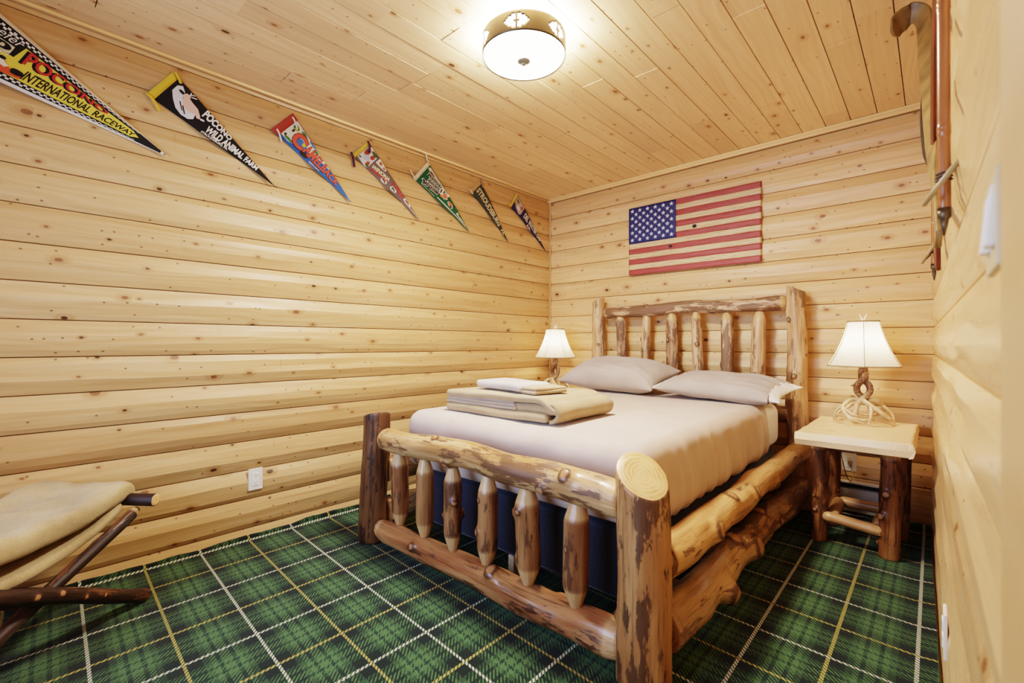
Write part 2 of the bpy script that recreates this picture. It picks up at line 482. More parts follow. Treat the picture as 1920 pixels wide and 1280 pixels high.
# ------------------------------------------------------------------ room shell
PROF = [(0, -.006), (.016, .0105), (.16, .0205), (.36, .0280), (.58, .0290), (.79, .0225), (.984, .0105), (1.0, -.006)]
def board_wall(name, mat, a0, a1, fn, step=.045, depth=1., wob=1., zoff=0., top=-9, bot=8):
    mb = MB(); m = int((a1 - a0) / step)
    for k in range(top, bot + 1):
        zt = Z0 + zoff - (k - 1) * PITCH; zt0 = Z0 + zoff - k * PITCH
        rows = []
        for j, (f, dp) in enumerate(PROF):
            row = []
            for i in range(m + 1):
                a = a0 + (a1 - a0) * i / m; ff = f; dd = dp * depth
                if 2 <= j <= 5:
                    dd += .0062 * (random.Random(k * 17 + j * 5 + 3).random() - .5)
                    ff += wob * (.040 * nz(a * 2.1, k * 3.1 + j * 1.7, 2.) + .018 * nz(a * 6., k * 3.1 + j * 2.3, 5.))
                    dd += wob * (.0030 * nz(a * 2.5, k * 2.2 + j, 9.))
                row.append(fn(a, zt0 + (zt - zt0) * ff, dd))
            rows.append(row)
        mb.grid(rows, False, 0, False)
    return tag(mb.build(name, mat), kind='structure')

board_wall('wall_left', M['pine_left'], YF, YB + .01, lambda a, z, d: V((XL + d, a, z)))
board_wall('wall_back', M['pine_back'], XL, .05, lambda a, z, d: V((a, YB - d, z)))
board_wall('wall_right', M['pine_right'], YF, YB + .01, lambda a, z, d: V((xr(a) - d, a, z)), wob=1.5, depth=.72)
board_wall('wall_front', M['pine_back'], XL - .02, .12, lambda a, z, d: V((a, YF + d, z)), step=.2)

mb = MB(); mb.grid([[(XL - .05, YF - .05, -.004), (.2, YF - .05, -.004)], [(XL - .05, YB + .05, -.004), (.2, YB + .05, -.004)]])
tag(mb.build('floor', M['pine_base']), kind='structure')

# ceiling: tongue and groove planks along the room, butt joints here and there
mb = MB(); rnd = random.Random(5); PW = .126
JO = {-13: [.97], -12: [1.316], -9: [1.443], -12.5: [], -14: [2.356], -8: [2.458], -4: [2.062], -2: [2.162], 1: [2.928], 2: [2.042], 4: [2.52], 6: [2.40]}
for k in range(-15, 8):
    x0 = -.873 + k * PW; x1 = x0 + PW
    js = [YF] + sorted(JO.get(k, []) + ([rnd.uniform(-.6, .3)] if rnd.random() < .6 else []) + ([rnd.uniform(1.2, 3.)] if k not in JO else [])) + [YB]
    for a, b in zip(js[:-1], js[1:]):
        dz = rnd.uniform(-.0007, .0007); e = .0022; g2 = .0010
        i = len(mb.v)
        for (xx, yy, zz) in ((x0 + g2, a + .001, ZC + .008), (x1 - g2, a + .001, ZC + .008), (x1 - g2, b - .001, ZC + .008), (x0 + g2, b - .001, ZC + .008),
                             (x0 + e, a + .002, ZC + dz), (x1 - e, a + .002, ZC + dz), (x1 - e, b - .002, ZC + dz), (x0 + e, b - .002, ZC + dz)):
            mb.v.append(V((xx, yy, zz)))
        for q in ((4, 5, 6, 7), (0, 1, 5, 4), (1, 2, 6, 5), (2, 3, 7, 6), (3, 0, 4, 7)): mb.face([i + t for t in q], 0, False)
i = len(mb.v); mb.v += [V((XL - .05, YF - .05, ZC + .0085)), V((.2, YF - .05, ZC + .0085)), V((.2, YB + .05, ZC + .0085)), V((XL - .05, YB + .05, ZC + .0085))]
mb.face((i, i+1, i+2, i+3), 1, False)
tag(mb.build('ceiling', [M['pine_ceiling'], M['dark_gap']]), kind='structure')

mb = MB(); mb.box((XL + .036, (YF + YB) / 2, ZC - .008), (.008, (YB - YF) / 2, .0075), bev=.003)
tag(mb.build('trim_1', M['pine_trim']), kind='structure')
mb = MB(); mb.box(((XL + .02) / 2, YB - .037, ZC - .019), ((-XL) / 2, .011, .018), bev=.004)
tag(mb.build('trim_2', M['pine_trim']), kind='structure')
mb = MB(); mb.box((XL + .028, YB - .028, ZC / 2), (.009, .009, ZC / 2), bev=.004)
tag(mb.build('trim_3', M['casing']), kind='structure')
mb = MB(); mb.box((.062, .10, ZC / 2), (.0225, .44, ZC / 2), bev=.004)        # casing of the doorway at the near right
tag(mb.build('trim_4', M['casing']), kind='structure')
mb = MB(); mb.box((-1.33, YB - .038, .115), (1.33, .009, .115), bev=.003)
tag(mb.build('baseboard_back', M['pine_base']), kind='structure')

# wall to wall tartan carpet, its loose edges riding up against the boards
mb = MB(); rows = []
xs = [XL + .029 + .009 * i for i in range(11)] + [XL + .14 + .05 * i for i in range(60)]
xs = [x for x in xs if x < .0]
ys = [YF + .05 + .04 * i for i in range(int((YB - .06 - YF - .05) / .04) + 1)]
for y in ys:
    row = []; xe = xr(y) - .026
    for x in xs + [xe - .04, xe]:
        if x > xe - .045 and x not in (xe - .04, xe): x = xe - .045
        z = .011
        e = sm(XL + .072, XL + .03, x); z += e * (.020 + .020 * nz(y * 2.6, 3.) + .010 * nz(y * 8., 5.))
        e = sm(YB - .20, YB - .06, y) * sm(-.45, -.2, x); z += e * (.030 + .012 * nz(x * 8, 8.))
        e = sm(xe - .06, xe, x); z += e * .006
        row.append((x, y, z))
    rows.append(row)
mb.grid(rows, False, 0, True, True)
tag(mb.build('carpet', M['plaid']), 'green tartan wool carpet covering the whole floor, its edges curling up at the walls', 'carpet')

# ------------------------------------------------------------------ log bed
BED = thing('log_bed', (-1.39, 2.35, 0.012), 'rustic peeled log bed with spindled footboard and headboard, tan sheet on top', 'bed')
FY, HY = 1.31, 3.37
pk = [L_POST, EG['pale']]; dk = [L_DARK, EG['dark']]
log('post', (-.652, FY, .016), (-.655, FY + .005, .640), .081, .079, pk, BED, seed=3, n=44, step=.012, rough=.035, wig=.004,
    slant=(V((0, 0, 0)), V((-.56, .42, 0))), auto=2, label='thick tan post with a slanted pale cut top')
log('post', (-2.190, FY + .01, .018), (-2.170, FY + .01, .665), .074, .066, dk, BED, seed=4, n=40, flare=.12, rough=.06,
    slant=(V((0, 0, 0)), V((.35, -.1, 0))), knots=[(.47, 2.6, .03, .022)], label='dark bark-brown post with a slanted top')
log('post', (-.625, HY, .016), (-.642, HY, 1.39), .068, .052, [L_HEAD, EG['pale']], BED, seed=5, n=40, rough=.06, auto=3, flare=.1,
    slant=(V((0, 0, 0)), V((-.5, 0, 0))))
log('post', (-2.080, HY, .016), (-2.083, HY, 1.40), .062, .052, [L_HEAD, EG['pale']], BED, seed=6, n=36, rough=.06, auto=3,
    slant=(V((0, 0, 0)), V((.4, 0, 0))))
log('footboard_top_rail', (-2.075, FY - .01, .556), (-.715, FY, .548), .054, .060, [L_FOOT, EG['pale']], BED, seed=7, n=40, rough=.06, wig=.010,
    bow=(0, 0, .018), ends=('round', 'cone'), cone=.05, tip=.86, knots=[(.40, 2.4, .022, .014), (.72, 3.9, .018, .01), (.86, .9, .024, .015), (.33, .4, .016, .006), (.79, 2.0, .02, .01)])
log('footboard_bottom_rail', (-2.085, FY - .01, .102), (-.715, FY, .104), .052, .062, [L_LOW, EG['pale']], BED, seed=8, n=40, rough=.09, wig=.010,
    bow=(0, 0, -.004), ends=('cone', 'cone'), cone=.06, tip=.75, knots=[(.60, .5, .028, .018), (.25, 1.2, .018, .009), (.8, 5.2, .02, .012)])
SX = [-1.937, -1.733, -1.534, -1.322, -1.115, -.897]; SR = [.043, .041, .039, .041, .0465, .045]
SK = [[], [(.55, 4.6, .02, .012)], [(.58, 1.6, .014, .010), (.42, 3.2, .018, .012), (.40, 5.4, .016, .016)],
      [(.38, .1, .018, .008), (.72, .3, .014, .003)], [(.75, .5, .016, .007), (.70, 5.6, .018, .012), (.25, 5.9, .017, .006)], [(.55, .3, .012, .002)]]
for i, x in enumerate(SX):
    log('spindle', (x + .003, FY, .146), (x, FY, .522), SR[i] * .99, SR[i], [L_SPIN, EG['pale']], BED, seed=20 + i, n=32, step=.009, rough=.05, wig=.007,
        ends=('cone', 'cone'), cone=.078, tip=.34, knots=[(a, b - 2.2, c, d) for a, b, c, d in SK[i]])
log('headboard_rail', (-2.03, HY - .01, 1.288), (-.685, HY - .01, 1.298), .043, .047, [L_HRAIL, EG['pale']], BED, seed=9, n=36, rough=.12, wig=.008,
    bow=(0, 0, .006), ends=('round', 'round'), cone=.035, auto=6)
log('headboard_rail', (-2.03, HY - .01, .60), (-.685, HY - .01, .60), .045, .045, [L_HRAIL, EG['pale']], BED, seed=10, n=24, rough=.08)
HX = [-1.868, -1.655, -1.458, -1.260, -1.052, -.850]; HR = [.041, .036, .045, .038, .043, .047]; HT = [1.285, 1.283, 1.272, 1.275, 1.262, 1.262]
for i, x in enumerate(HX):
    log('headboard_spindle', (x + .006, HY, .62), (x, HY - .006, HT[i]), HR[i], HR[i] * .93, [L_HEAD if i % 2 else L_HRAIL, EG['pale']], BED, seed=40 + i, n=28, step=.012,
        rough=.06, wig=.010, ends=('flat', 'cone'), cone=.065, tip=.45, auto=3)
for x in (-.626, -2.137):
    sd = 60 if x > -1 else 70
    log('side_rail', (x, FY + .06, .372), (x + .004, HY - .03, .372), .062, .056, [L_SIDE, EG['dark']], BED, seed=sd, n=36, rough=.09, wig=.012, ends=('flat', 'round'), cone=.03,
        knots=[(.16, 1.3, .03, .02), (.42, 1.1, .026, .014), (.6, 2.2, .03, .01), (.3, .4, .03, .008)])
    log('side_rail', (x, FY + .06, .158), (x + .004, HY - .03, .160), .068, .070, [L_SIDE2, EG['dark']], BED, seed=sd + 1, n=36, rough=.10, wig=.016, ends=('flat', 'round'), cone=.03,
        knots=[(.20, 1.9, .032, .03), (.40, 1.3, .045, .022), (.33, .2, .04, .016), (.55, .1, .04, .014), (.62, 1.5, .03, .014)])
for y in (1.72, 2.40, 3.10):
    mb = MB(); mb.box((-1.38, y, .118), (.70, .045, .009)); mb.build('slat', M['pine_trim'], BED)
mb = MB(); mb.box((-1.372, 1.52, .063), (.016, .016, .049), bev=.002); mb.build('support_leg', plain('raw_lumber', '#d9c9a6', .7), BED)

# box spring, mattress and sheet
mb = MB(); rbox(mb, (-1.38, 2.365, .262), (.640, .90, .134), .03, .06)
tag(mb.build('box_spring', M['navy'], weld=1e-5), 'navy blue mesh-covered box spring inside the log bed frame', 'box spring')
def mat_d(p, n):
    if p.y > 1.8: p = p + V((0, 0, -.012 * sm(2.6, 3.3, p.y) * (1 if p.z > .6 else 0)))
    return p
mb = MB(); rbox(mb, (-1.38, 2.362, .545), (.666, .930, .142), .07, .05, mat_d)
tag(mb.build('mattress', M['white_cloth'], weld=1e-5), 'white mattress on the box spring, bare at its head-end corner', 'mattress')
def sh_d(p, n):
    q = p.copy()
    dwn = sm(.69, .50, p.z)
    if n.x > .4 or n.x < -.4:
        s = 1 if n.x > 0 else -1
        pl = .018 * max(0, 1 - 3. * abs(nz(p.y * 9, 2. * s, p.z * .7))) + .014 * max(0, 1 - 2.6 * abs(nz(p.y * 21, 7., p.z * 1.2)))
        q.x += s * pl * dwn * sm(1.43, 1.6, p.y); q.x += s * .006 * dwn
    if n.y < -.4: q.y += (nz(p.x * 3.5, 1.5, p.z * 2) * .010 + nz(p.x * 13, 4., p.z) * .003) * dwn
    if n.z > .4: q.z += nz(p.x * 1.6, p.y * 1.6, 3.) * .007 + nz(p.x * 5, p.y * 3, 6.) * .003 + nz(p.x * 16 + p.y * 5, p.y * 3, 9.) * .0016 * sm(2.3, 1.4, p.y) - .012 * sm(2.6, 3.3, p.y)
    # pulled corner by the near post: a soft diagonal ridge
    return q
mb = MB(); rbox(mb, (-1.38, 2.362, .545), (.676, .942, .150), .075, .014, sh_d,
                keep=lambda c: c.z > .415 and c.y < 3.28 and not (c.x > -.86 and c.y > 2.93 + (-.70 - c.x) * 1.9 + .02 * nz(c.z * 9, 2.)))
o = mb.build('fitted_sheet', M['sheet'], weld=1e-5); drop_loose(o)
tag(o, 'taupe fitted sheet stretched over the mattress, gathered along its right side', 'sheet')

def pillow(name, c, W, D, T, rot, label, insert=False, seed=0):
    root = thing(name, c, label, 'pillow', 'pillows at the headboard')
    def surf(W, D, T, mats, nm, u0=-1., u1=1., grow=1.):
        mb = MB(); n = 44; Rm = Matrix.Rotation(rot[2], 3, 'Z') @ Matrix.Rotation(rot[1], 3, 'Y') @ Matrix.Rotation(rot[0], 3, 'X')
        for sg in (1, -1):
            rows = []
            for i in range(n + 1):
                row = []
                for j in range(n + 1):
                    a = u0 + (u1 - u0) * i / n; b = -1 + 2 * j / n
                    a2 = sin(a * pi / 2); b2 = sin(b * pi / 2)
                    x = a2 * W / 2 * (1 - .10 * (1 - b2 * b2) * abs(a2) ** 3)
                    y = b2 * D / 2 * (1 - .16 * (1 - a2 * a2) * abs(b2) ** 3)
                    th = T / 2 * (max(0, 1 - a2 ** 4) * max(0, 1 - b2 ** 4)) ** .62 * (1 + .10 * nz(a * 1.6 + seed, b * 1.6, 3.))
                    e = (abs(a2) ** 3 + abs(b2) ** 3)
                    th += T * .06 * nz(a * 4 + seed, b * 5, 1.) * (1 - max(abs(a2), abs(b2)) ** 4) + .010 * nz(a * 3. + b * 6 + seed, b * 2 - a * 3, 8.) * (1 - max(abs(a2), abs(b2)) ** 6)
                    z = sg * th * (1.12 if sg > 0 else .88)
                    z += -.05 * T * a2 * a2
                    row.append(V(c) + Rm @ V((x, y, z)))
                rows.append(row)
            mb.grid(rows, False, 0, True, sg < 0)
        return mb.build(nm, mats, root, weld=1e-5)
    surf(W, D, T, M['pillow'], 'pillowcase', -1., .70 if insert else 1.)
    if insert:
        surf(W * 1.05, D * .90, T * .80, M['white_cloth'], 'pillow_insert')['label'] = 'white pillow poking out of the open end of the case'
    root.location.z += .010
    return root
pillow('bed_pillow', (-1.728, 3.055, .800), .78, .44, .190, (.26, .03, -.05), 'plump taupe pillow on the left half of the bed head', seed=1)
pillow('bed_pillow', (-.972, 3.02, .764), .74, .43, .125, (.16, .04, -.10), 'flat taupe pillow with a white end showing, on the right half of the bed head', True, seed=9)

# folded comforter and folded sheets on the foot of the bed
BC = V((-1.51, 1.76, .694))
FC = thing('folded_comforter', BC, 'tan comforter folded into a thick layered stack on the foot of the bed', 'comforter')
def slab(name, x0, x1, y0, y1, z0, z1, r, mat, parent, amp=.006, seed=0, res=.02, bend=0., droop=0.):
    mb = MB()
    def dsp(p, n):
        q = p.copy()
        q.z += nz(p.x * 5 + seed, p.y * 5, seed) * amp
        q.y += nz(p.x * 6 + seed, p.z * 20, 3.) * amp * 1.2; q.x += nz(p.y * 7 + seed, p.z * 25, 5.) * amp * 1.2
        if bend: q.z += bend * sm(x1 - .30, x0, p.x)
        if droop: q.z -= droop * sm(x1 - .12, x1, p.x) ** 1.5
        return q
    rbox(mb, ((x0 + x1) / 2, (y0 + y1) / 2, (z0 + z1) / 2), ((x1 - x0) / 2, (y1 - y0) / 2, (z1 - z0) / 2), r, res, dsp)
    return mb.build(name, mat, parent, weld=1e-5)
X0, X1, Y0, Y1 = -1.860, -1.185, 1.535, 1.99
slab('lower_fold', X0, X1 - .015, Y0 - .005, Y1, .692, .734, .021, M['comforter'], FC, .006, 1)
slab('lower_fold', X1 - .25, X1 + .012, Y0 + .012, Y1 - .01, .727, .768, .020, M['comforter'], FC, .006, 7)
for i in range(4):
    slab('inner_layer', X0 + .004 * i, X1 - .19 - .012 * i, Y0 + .006 + .004 * i, Y1 - .01, .735 + .0125 * i, .7485 + .0125 * i, .0064, M['blanket_layer'], FC, .004, 20 + 3 * i, .02)
slab('top_fold', X0 + .004, X1 + .035, Y0 + .0, Y1 - .005, .772, .803, .0155, M['comforter'], FC, .006, 33, .018, bend=-.006, droop=.045)
mb = MB(); pr = []                                   # the turned end: a half roll over the right hand edge
rows = []
for i in range(13):
    a = -pi / 2 + pi * i / 12; row = []
    for j in range(24):
        y = Y0 + .006 + (Y1 - Y0 - .015) * j / 23
        rr = .044 + .004 * nz(y * 9, a, 2.)
        row.append(V((X1 - .005 + cos(a) * rr * 1.15, y, .738 + sin(a) * rr)))
    rows.append(row)
mb.grid(rows, False, 0, True); o = mb.build('rolled_end', M['comforter'], FC)
sdm = o.modifiers.new('thick', 'SOLIDIFY'); sdm.thickness = .016; sdm.offset = -1
FS = thing('folded_sheet', (-1.49, 1.70, .800), 'small pale taupe sheet set folded on top of the tan comforter', 'sheet')
def fold_piece(name, hx, hy, z0, z1, r, mat, seed):
    mb = MB(); Rz = Matrix.Rotation(-.20, 3, 'Z')
    def dsp(p, n):
        q = V((p.x + nz(p.y * 9 + seed, p.z * 30) * .004, p.y + nz(p.x * 7 + seed, p.z * 30, 4.) * .004, p.z + nz(p.x * 6 + seed, p.y * 6, 2.) * .004))
        w = Rz @ V((q.x, q.y, 0)); return V((-1.49 + w.x, 1.70 + w.y, q.z))
    rbox(mb, (0, 0, (z0 + z1) / 2), (hx, hy, (z1 - z0) / 2), r, .016, dsp)
    return mb.build(name, mat, FS, weld=1e-5)
fold_piece('sheet_layer', .235, .095, .800, .816, .008, M['comforter'], 3)
fold_piece('sheet_layer', .230, .093, .814, .830, .008, M['comforter'], 8)
fold_piece('pillowcase_wrap', .185, .098, .803, .840, .018, M['towel'], 5).location.x = -.055

FC.location.z += .008; FS.location.z += .016

# ------------------------------------------------------------------ nightstands
M['slab'] = pine('pine_slab', 'x', 'y', 0, .24, tone=1.10, rough=.3, knots=.2, pale=.5)
def nightstand(cx, label, tone_seed):
    R = thing('nightstand', (cx, 2.95, .012), label, 'nightstand', 'log nightstands')
    ox = cx + .283
    mb = MB(); top = []; bot = []; n = 26        # live edged slab
    def ring(inset, z, s):
        pts = []
        x0, x1, y0, y1 = -.503 + ox, -.062 + ox, 2.60, 3.29
        for i in range(n): t = i / n; pts.append((x0 + (x1 - x0) * t, y0, 0, -1))
        for i in range(n): t = i / n; pts.append((x1, y0 + (y1 - y0) * t, 1, 0))
        for i in range(n): t = i / n; pts.append((x1 - (x1 - x0) * t, y1, 0, 1))
        for i in range(n): t = i / n; pts.append((x0, y1 - (y1 - y0) * t, -1, 0))
        return [V((x - nx * (inset + .006 * nz(x * 9 + s, y * 9)), y - ny * (inset + .006 * nz(x * 9, y * 9 + s, 2.)), z)) for x, y, nx, ny in pts]
    rs = [ring(.010, .612, 1.), ring(.004, .609, 1.), ring(-.004, .580, 2.), ring(.004, .553, 3.), ring(.018, .548, 3.)]
    ids = mb.grid(rs, True, 0, False, True)
    mb.face(ids[0], 0, False); mb.face(ids[-1][::-1], 0, False)
    mb.build('tabletop', M['slab'], R)
    k = tone_seed
    for i, (lx, ly, r, sd) in enumerate(((-.448, 2.90, .036, 1), (-.160, 2.875, .043, 2), (-.430, 3.20, .038, 3), (-.130, 3.20, .040, 4))):
        log('leg', (lx + ox, ly, .012), (lx + ox + (.004 if i % 2 else 0), ly, .513), r, r * .97, [L_TABLE, EG['dark']], R, seed=100 + sd + k, n=30, step=.010, rough=.10, wig=.006,
            ends=('flat', 'cone'), cone=.022, tip=.66, auto=3, knots=[(.40, 4.0, .018, .012), (.72, 1.2, .02, .014), (.62, 4.4, .016, .008)] if i == 1 else [(.8, 3., .014, .006)])
    mb = MB(); mb.box((-.293 + ox, 2.935, .515), (.185, .014, .034), bev=.006); mb.box((-.293 + ox, 3.24, .515), (.17, .014, .034), bev=.006)
    mb.box((-.455 + ox, 3.06, .515), (.014, .12, .034), bev=.006); mb.box((-.125 + ox, 3.06, .515), (.014, .12, .034), bev=.006)
    for i in range(len(mb.v)):
        p = mb.v[i]; mb.v[i] = p + V((0, .006 * nz(p.x * 14, 3.), .006 * nz(p.x * 11, 8.)))
        mb.rest[i] = V((p.z, p.y, p.x)); mb.pale[i] = 0.; mb.knot[i] = 0.
    mb.build('apron', L_TABLE, R)
    st = [L_STRET, EG['pale']]
    log('stretcher', (-.435 + ox, 2.868, .142), (-.185 + ox, 2.858, .132), .026, .027, st, R, seed=120 + k, rough=.06, ends=('round', 'cone'), cone=.03, tip=.7)
    log('stretcher', (-.405 + ox, 3.20, .150), (-.150 + ox, 3.20, .150), .028, .028, st, R, seed=121 + k, rough=.06, ends=('cone', 'cone'), cone=.03)
    log('stretcher', (-.385 + ox, 2.89, .140), (-.400 + ox, 3.18, .150), .030, .030, st, R, seed=122 + k, rough=.06, ends=('cone', 'cone'), cone=.04, tip=.8)
    log('stretcher', (-.205 + ox, 2.89, .140), (-.190 + ox, 3.18, .150), .032, .032, st, R, seed=123 + k, rough=.06, ends=('cone', 'cone'), cone=.04, tip=.8)
    return R
nightstand(-.283, 'pale slab-topped log nightstand between the bed and the right wall', 0)
nightstand(-2.415, 'log nightstand tucked into the far left corner behind the bed', 30)

# ------------------------------------------------------------------ antler lamps
def antler_mat():
    g = G('antler_bone'); o = g.obj(); x, y, z = g.sep(o)
    n = g.noise(o, 45., 3); hh = g.mr(z, .705, .80)
    br = g.m('MULTIPLY', hh, g.mr(g.noise(o, 130., 3, .6), .38, .52))
    col = g.mix(g.mr(n, .3, .7), lin('#ddc7a4'), lin('#c4a67c'))
    col = g.mix(g.m('MULTIPLY', hh, .75), col, lin('#8a5c33'))
    col = g.mix(g.m('MULTIPLY', br, .8), col, lin('#4a2c16'))
    return g.bsdf(col, .42, g.bump(g.noise(o, 130., 3, .6), .5, .004))
M['antler'] = antler_mat()
def shade_mat():
    g = G('lamp_linen'); o = g.obj(); x, y, z = g.sep(o)
    a = g.noise(g.comb(g.m('MULTIPLY', g.m('ADD', x, g.m('ADD', y, z)), 420.), g.m('MULTIPLY', g.m('SUBTRACT', z, x), 14.)), 1., 3, .6)
    b = g.noise(g.comb(g.m('MULTIPLY', g.m('SUBTRACT', z, g.m('ADD', x, y)), 420.), g.m('MULTIPLY', g.m('ADD', z, x), 14.)), 1., 3, .6)
    w = g.m('MAXIMUM', a, b)
    col = g.mix(g.mr(w, .52, .75), lin('#f6eedc'), lin('#d2bf9a'))
    d = g.N('ShaderNodeBsdfDiffuse'); t = g.N('ShaderNodeBsdfTranslucent'); s = g.N('ShaderNodeMixShader')
    g.put(col, d.inputs[0]); g.put(col, t.inputs[0]); s.inputs[0].default_value = .5
    g.nt.links.new(d.outputs[0], s.inputs[1]); g.nt.links.new(t.outputs[0], s.inputs[2]); g.nt.links.new(s.outputs[0], g.out.inputs[0])
    return g.mat
M['shade'] = shade_mat()
M['piping'] = plain('shade_piping', '#a5916a', .8)
M['brass'] = plain('lamp_brass', '#7a5a34', .35, .1, 60., Metallic=.8)
M['bone'] = plain('finial_bone', '#f1e6d0', .4)
M['cord'] = plain('cord_beige', '#b09a72', .6)

def bez(pts, n=14):
    """smooth curve through points (Catmull-Rom)"""
    P = [V(p) for p in pts]; P = [P[0] * 2 - P[1]] + P + [P[-1] * 2 - P[-2]]; out = []
    for i in range(1, len(P) - 2):
        for k in range(n):
            t = k / n; a, b, c, d = P[i-1], P[i], P[i+1], P[i+2]
            out.append(.5 * ((2 * b) + (c - a) * t + (2 * a - 5 * b + 4 * c - d) * t * t + (3 * b - a - 3 * c + d) * t ** 3))
    out.append(P[-2]); return out
def taper(n, r0, r1, mid=None):
    return [r0 + (r1 - r0) * i / (n - 1) if mid is None else (r0 + (mid - r0) * min(1, 2 * i / (n - 1)) if i < n / 2 else mid + (r1 - mid) * (2 * i / (n - 1) - 1)) for i in range(n)]

def lamp(c, label, group):
    c = V(c); R = thing('table_lamp', c, label, 'lamp', group)
    turn = Matrix.Rotation(.10, 3, 'Z')
    def P(x, y, z): return c + turn @ V((x, y, z))
    # six antlers sweeping round the base, each with its own tines
    for k in range(4):
        a0 = k * pi / 2 + .35; mb = MB()
        def Q(r, a, z): return P(r * cos(a0 + a), r * sin(a0 + a), z)
        b = bez([Q(.018, -.5, .125), Q(.06, -.2, .118), Q(.108, .25, .080), Q(.130, .75, .035), Q(.122, 1.25, .012)])
        mb.tube(b, taper(len(b), .013, .004, .0105), 10)
        b = bez([Q(.105, .22, .082), Q(.100, .75, .050), Q(.075, 1.25, .042)], 10); mb.tube(b, taper(len(b), .009, .002), 8)
        b = bez([Q(.085, .02, .100), Q(.125, -.10, .055), Q(.134, -.22, .006)], 10); mb.tube(b, taper(len(b), .009, .0035), 8)
        b = bez([Q(.129, .70, .037), Q(.118, 1.3, .030), Q(.095, 1.75, .055)], 10); mb.tube(b, taper(len(b), .008, .002), 8)
        mb.build('antler', M['antler'], R)
    for s in (1, -1):                                   # two beams twisting up to the socket
        mb = MB()
        b = bez([P(.036 * s, .030 * s, .010), P(.030 * s, .016 * s, .085), P(.006 * s, .018 * s, .128), P(-.026 * s, .006 * s, .165), P(-.024 * s, -.004 * s, .205), P(0.004 * s, -.012 * s, .240), P(.006 * s, 0, .275), P(.003 * s, 0, .292)])
        mb.tube(b, taper(len(b), .012, .017, .016), 12)
        if s > 0:
            b = bez([P(-.020, 0, .215), P(-.036, -.006, .205), P(-.055, -.010, .196)], 8); mb.tube(b, taper(len(b), .010, .003), 8)
        mb.build('antler_beam', M['antler'], R)
    mb = MB(); mb.lathe([(.0, .272), (.017, .272), (.019, .283), (.017, .292), (.022, .298), (.021, .303), (0, .304)], c, 20)
    mb.build('burr_cap', M['antler'], R)
    mb = MB(); mb.lathe([(0, .303), (.009, .303), (.009, .318), (.014, .320), (.015, .352), (.010, .356), (0, .356)], c, 16)
    mb.build('socket', M['brass'], R)
    mb = MB(); mb.lathe([(0, .356), (.012, .358), (.019, .375), (.027, .405), (.022, .432), (0, .440)], c, 16)
    mb.build('bulb', emit('bulb_glow', '#ffe2b0', 14.), R)
    mb = MB()                                           # wire harp
    mb.tube(bez([P(.014, 0, .33), P(.042, 0, .39), P(.036, 0, .49), P(0, 0, .551), P(-.036, 0, .49), P(-.042, 0, .39), P(-.014, 0, .33)], 6), .0014, 6)
    for q in range(3): mb.tube([P(0, 0, .548), P(.072 * cos(q * 2.09), .072 * sin(q * 2.09), .548)], .0014, 6)
    mb.build('harp', M['brass'], R)
    # bell shade with six soft panels
    prof = []; n = 72; A0 = -pi / 2 + .12
    for i in range(15):
        t = i / 14; r = .077 + .098 * (.42 * t + .58 * t ** 2.0); prof.append((r, .548 - .240 * t))
    def rad(r, a, t):
        q = ((a - A0 + pi / 6) % (pi / 3)) - pi / 6; hx = r * cos(pi / 6) / cos(pi / 6 - abs(q))
        return r * .45 + hx * .55 if True else r
    mb = MB(); rows = []
    for r, z in prof:
        rows.append([c + V((rad(r, 2*pi*k/n, 0) * cos(2*pi*k/n), rad(r, 2*pi*k/n, 0) * sin(2*pi*k/n), z)) for k in range(n)])
    mb.grid(rows, True, 0, True); sh = mb.build('lamp_shade', M['shade'], R)
    mb = MB()
    for (r, z), w in ((prof[0], .0042), (prof[-1], .0030)):
        rows = []
        for dr, dz in ((-.001, -w), (.0018, -w), (.0018, w), (-.001, w), (-.001, -w)):
            rows.append([c + V(((rad(r, 2*pi*k/n, 0) + dr) * cos(2*pi*k/n), (rad(r, 2*pi*k/n, 0) + dr) * sin(2*pi*k/n), z + dz)) for k in range(n)])
        mb.grid(rows, True, 0, True)
    for q in range(6):
        a = A0 + q * pi / 3
        mb.tube([c + V(((r + .0006) * cos(a), (r + .0006) * sin(a), z)) for r, z in prof], .0016, 6)
    mb.build('shade_piping', M['piping'], sh)
    mb = MB()
    mb.tube([P(0, 0, .546), P(0, 0, .562)], .006, 8)
    for s in (1, -1):
        b = bez([P(.002 * s, 0, .556), P(.008 * s, 0, .570), P(.015 * s, 0, .590)], 6); mb.tube(b, taper(len(b), .0055, .0028), 8)
    mb.build('finial', M['bone'], R)
    return R
LR = (-.283, 3.14, .613); LL = (-2.40, 3.19, .613)
lamp_r = lamp(LR, 'lit antler table lamp with a linen bell shade on the nightstand by the right wall', 'antler lamps')
mb = MB(); b = bez([(-.33, 3.27, .62), (-.40, 3.305, .60), (-.415, 3.315, .52), (-.41, 3.33, .42), (-.385, 3.36, .27), (-.365, 3.39, .225), (-.362, 3.43, .262), (-.375, 3.450, .318)], 10)
mb.tube(b, .0028, 6); cd = mb.build('power_cord', M['cord'], lamp_r); cd['label'] = 'beige cord running down behind the nightstand'
mb = MB(); mb.box((-.376, 3.448, .323), (.011, .014, .013), bev=.004); mb.build('plug', M['cord'], cd)
lamp_l = lamp(LL, 'lit antler table lamp with a linen bell shade in the far left corner', 'antler lamps')

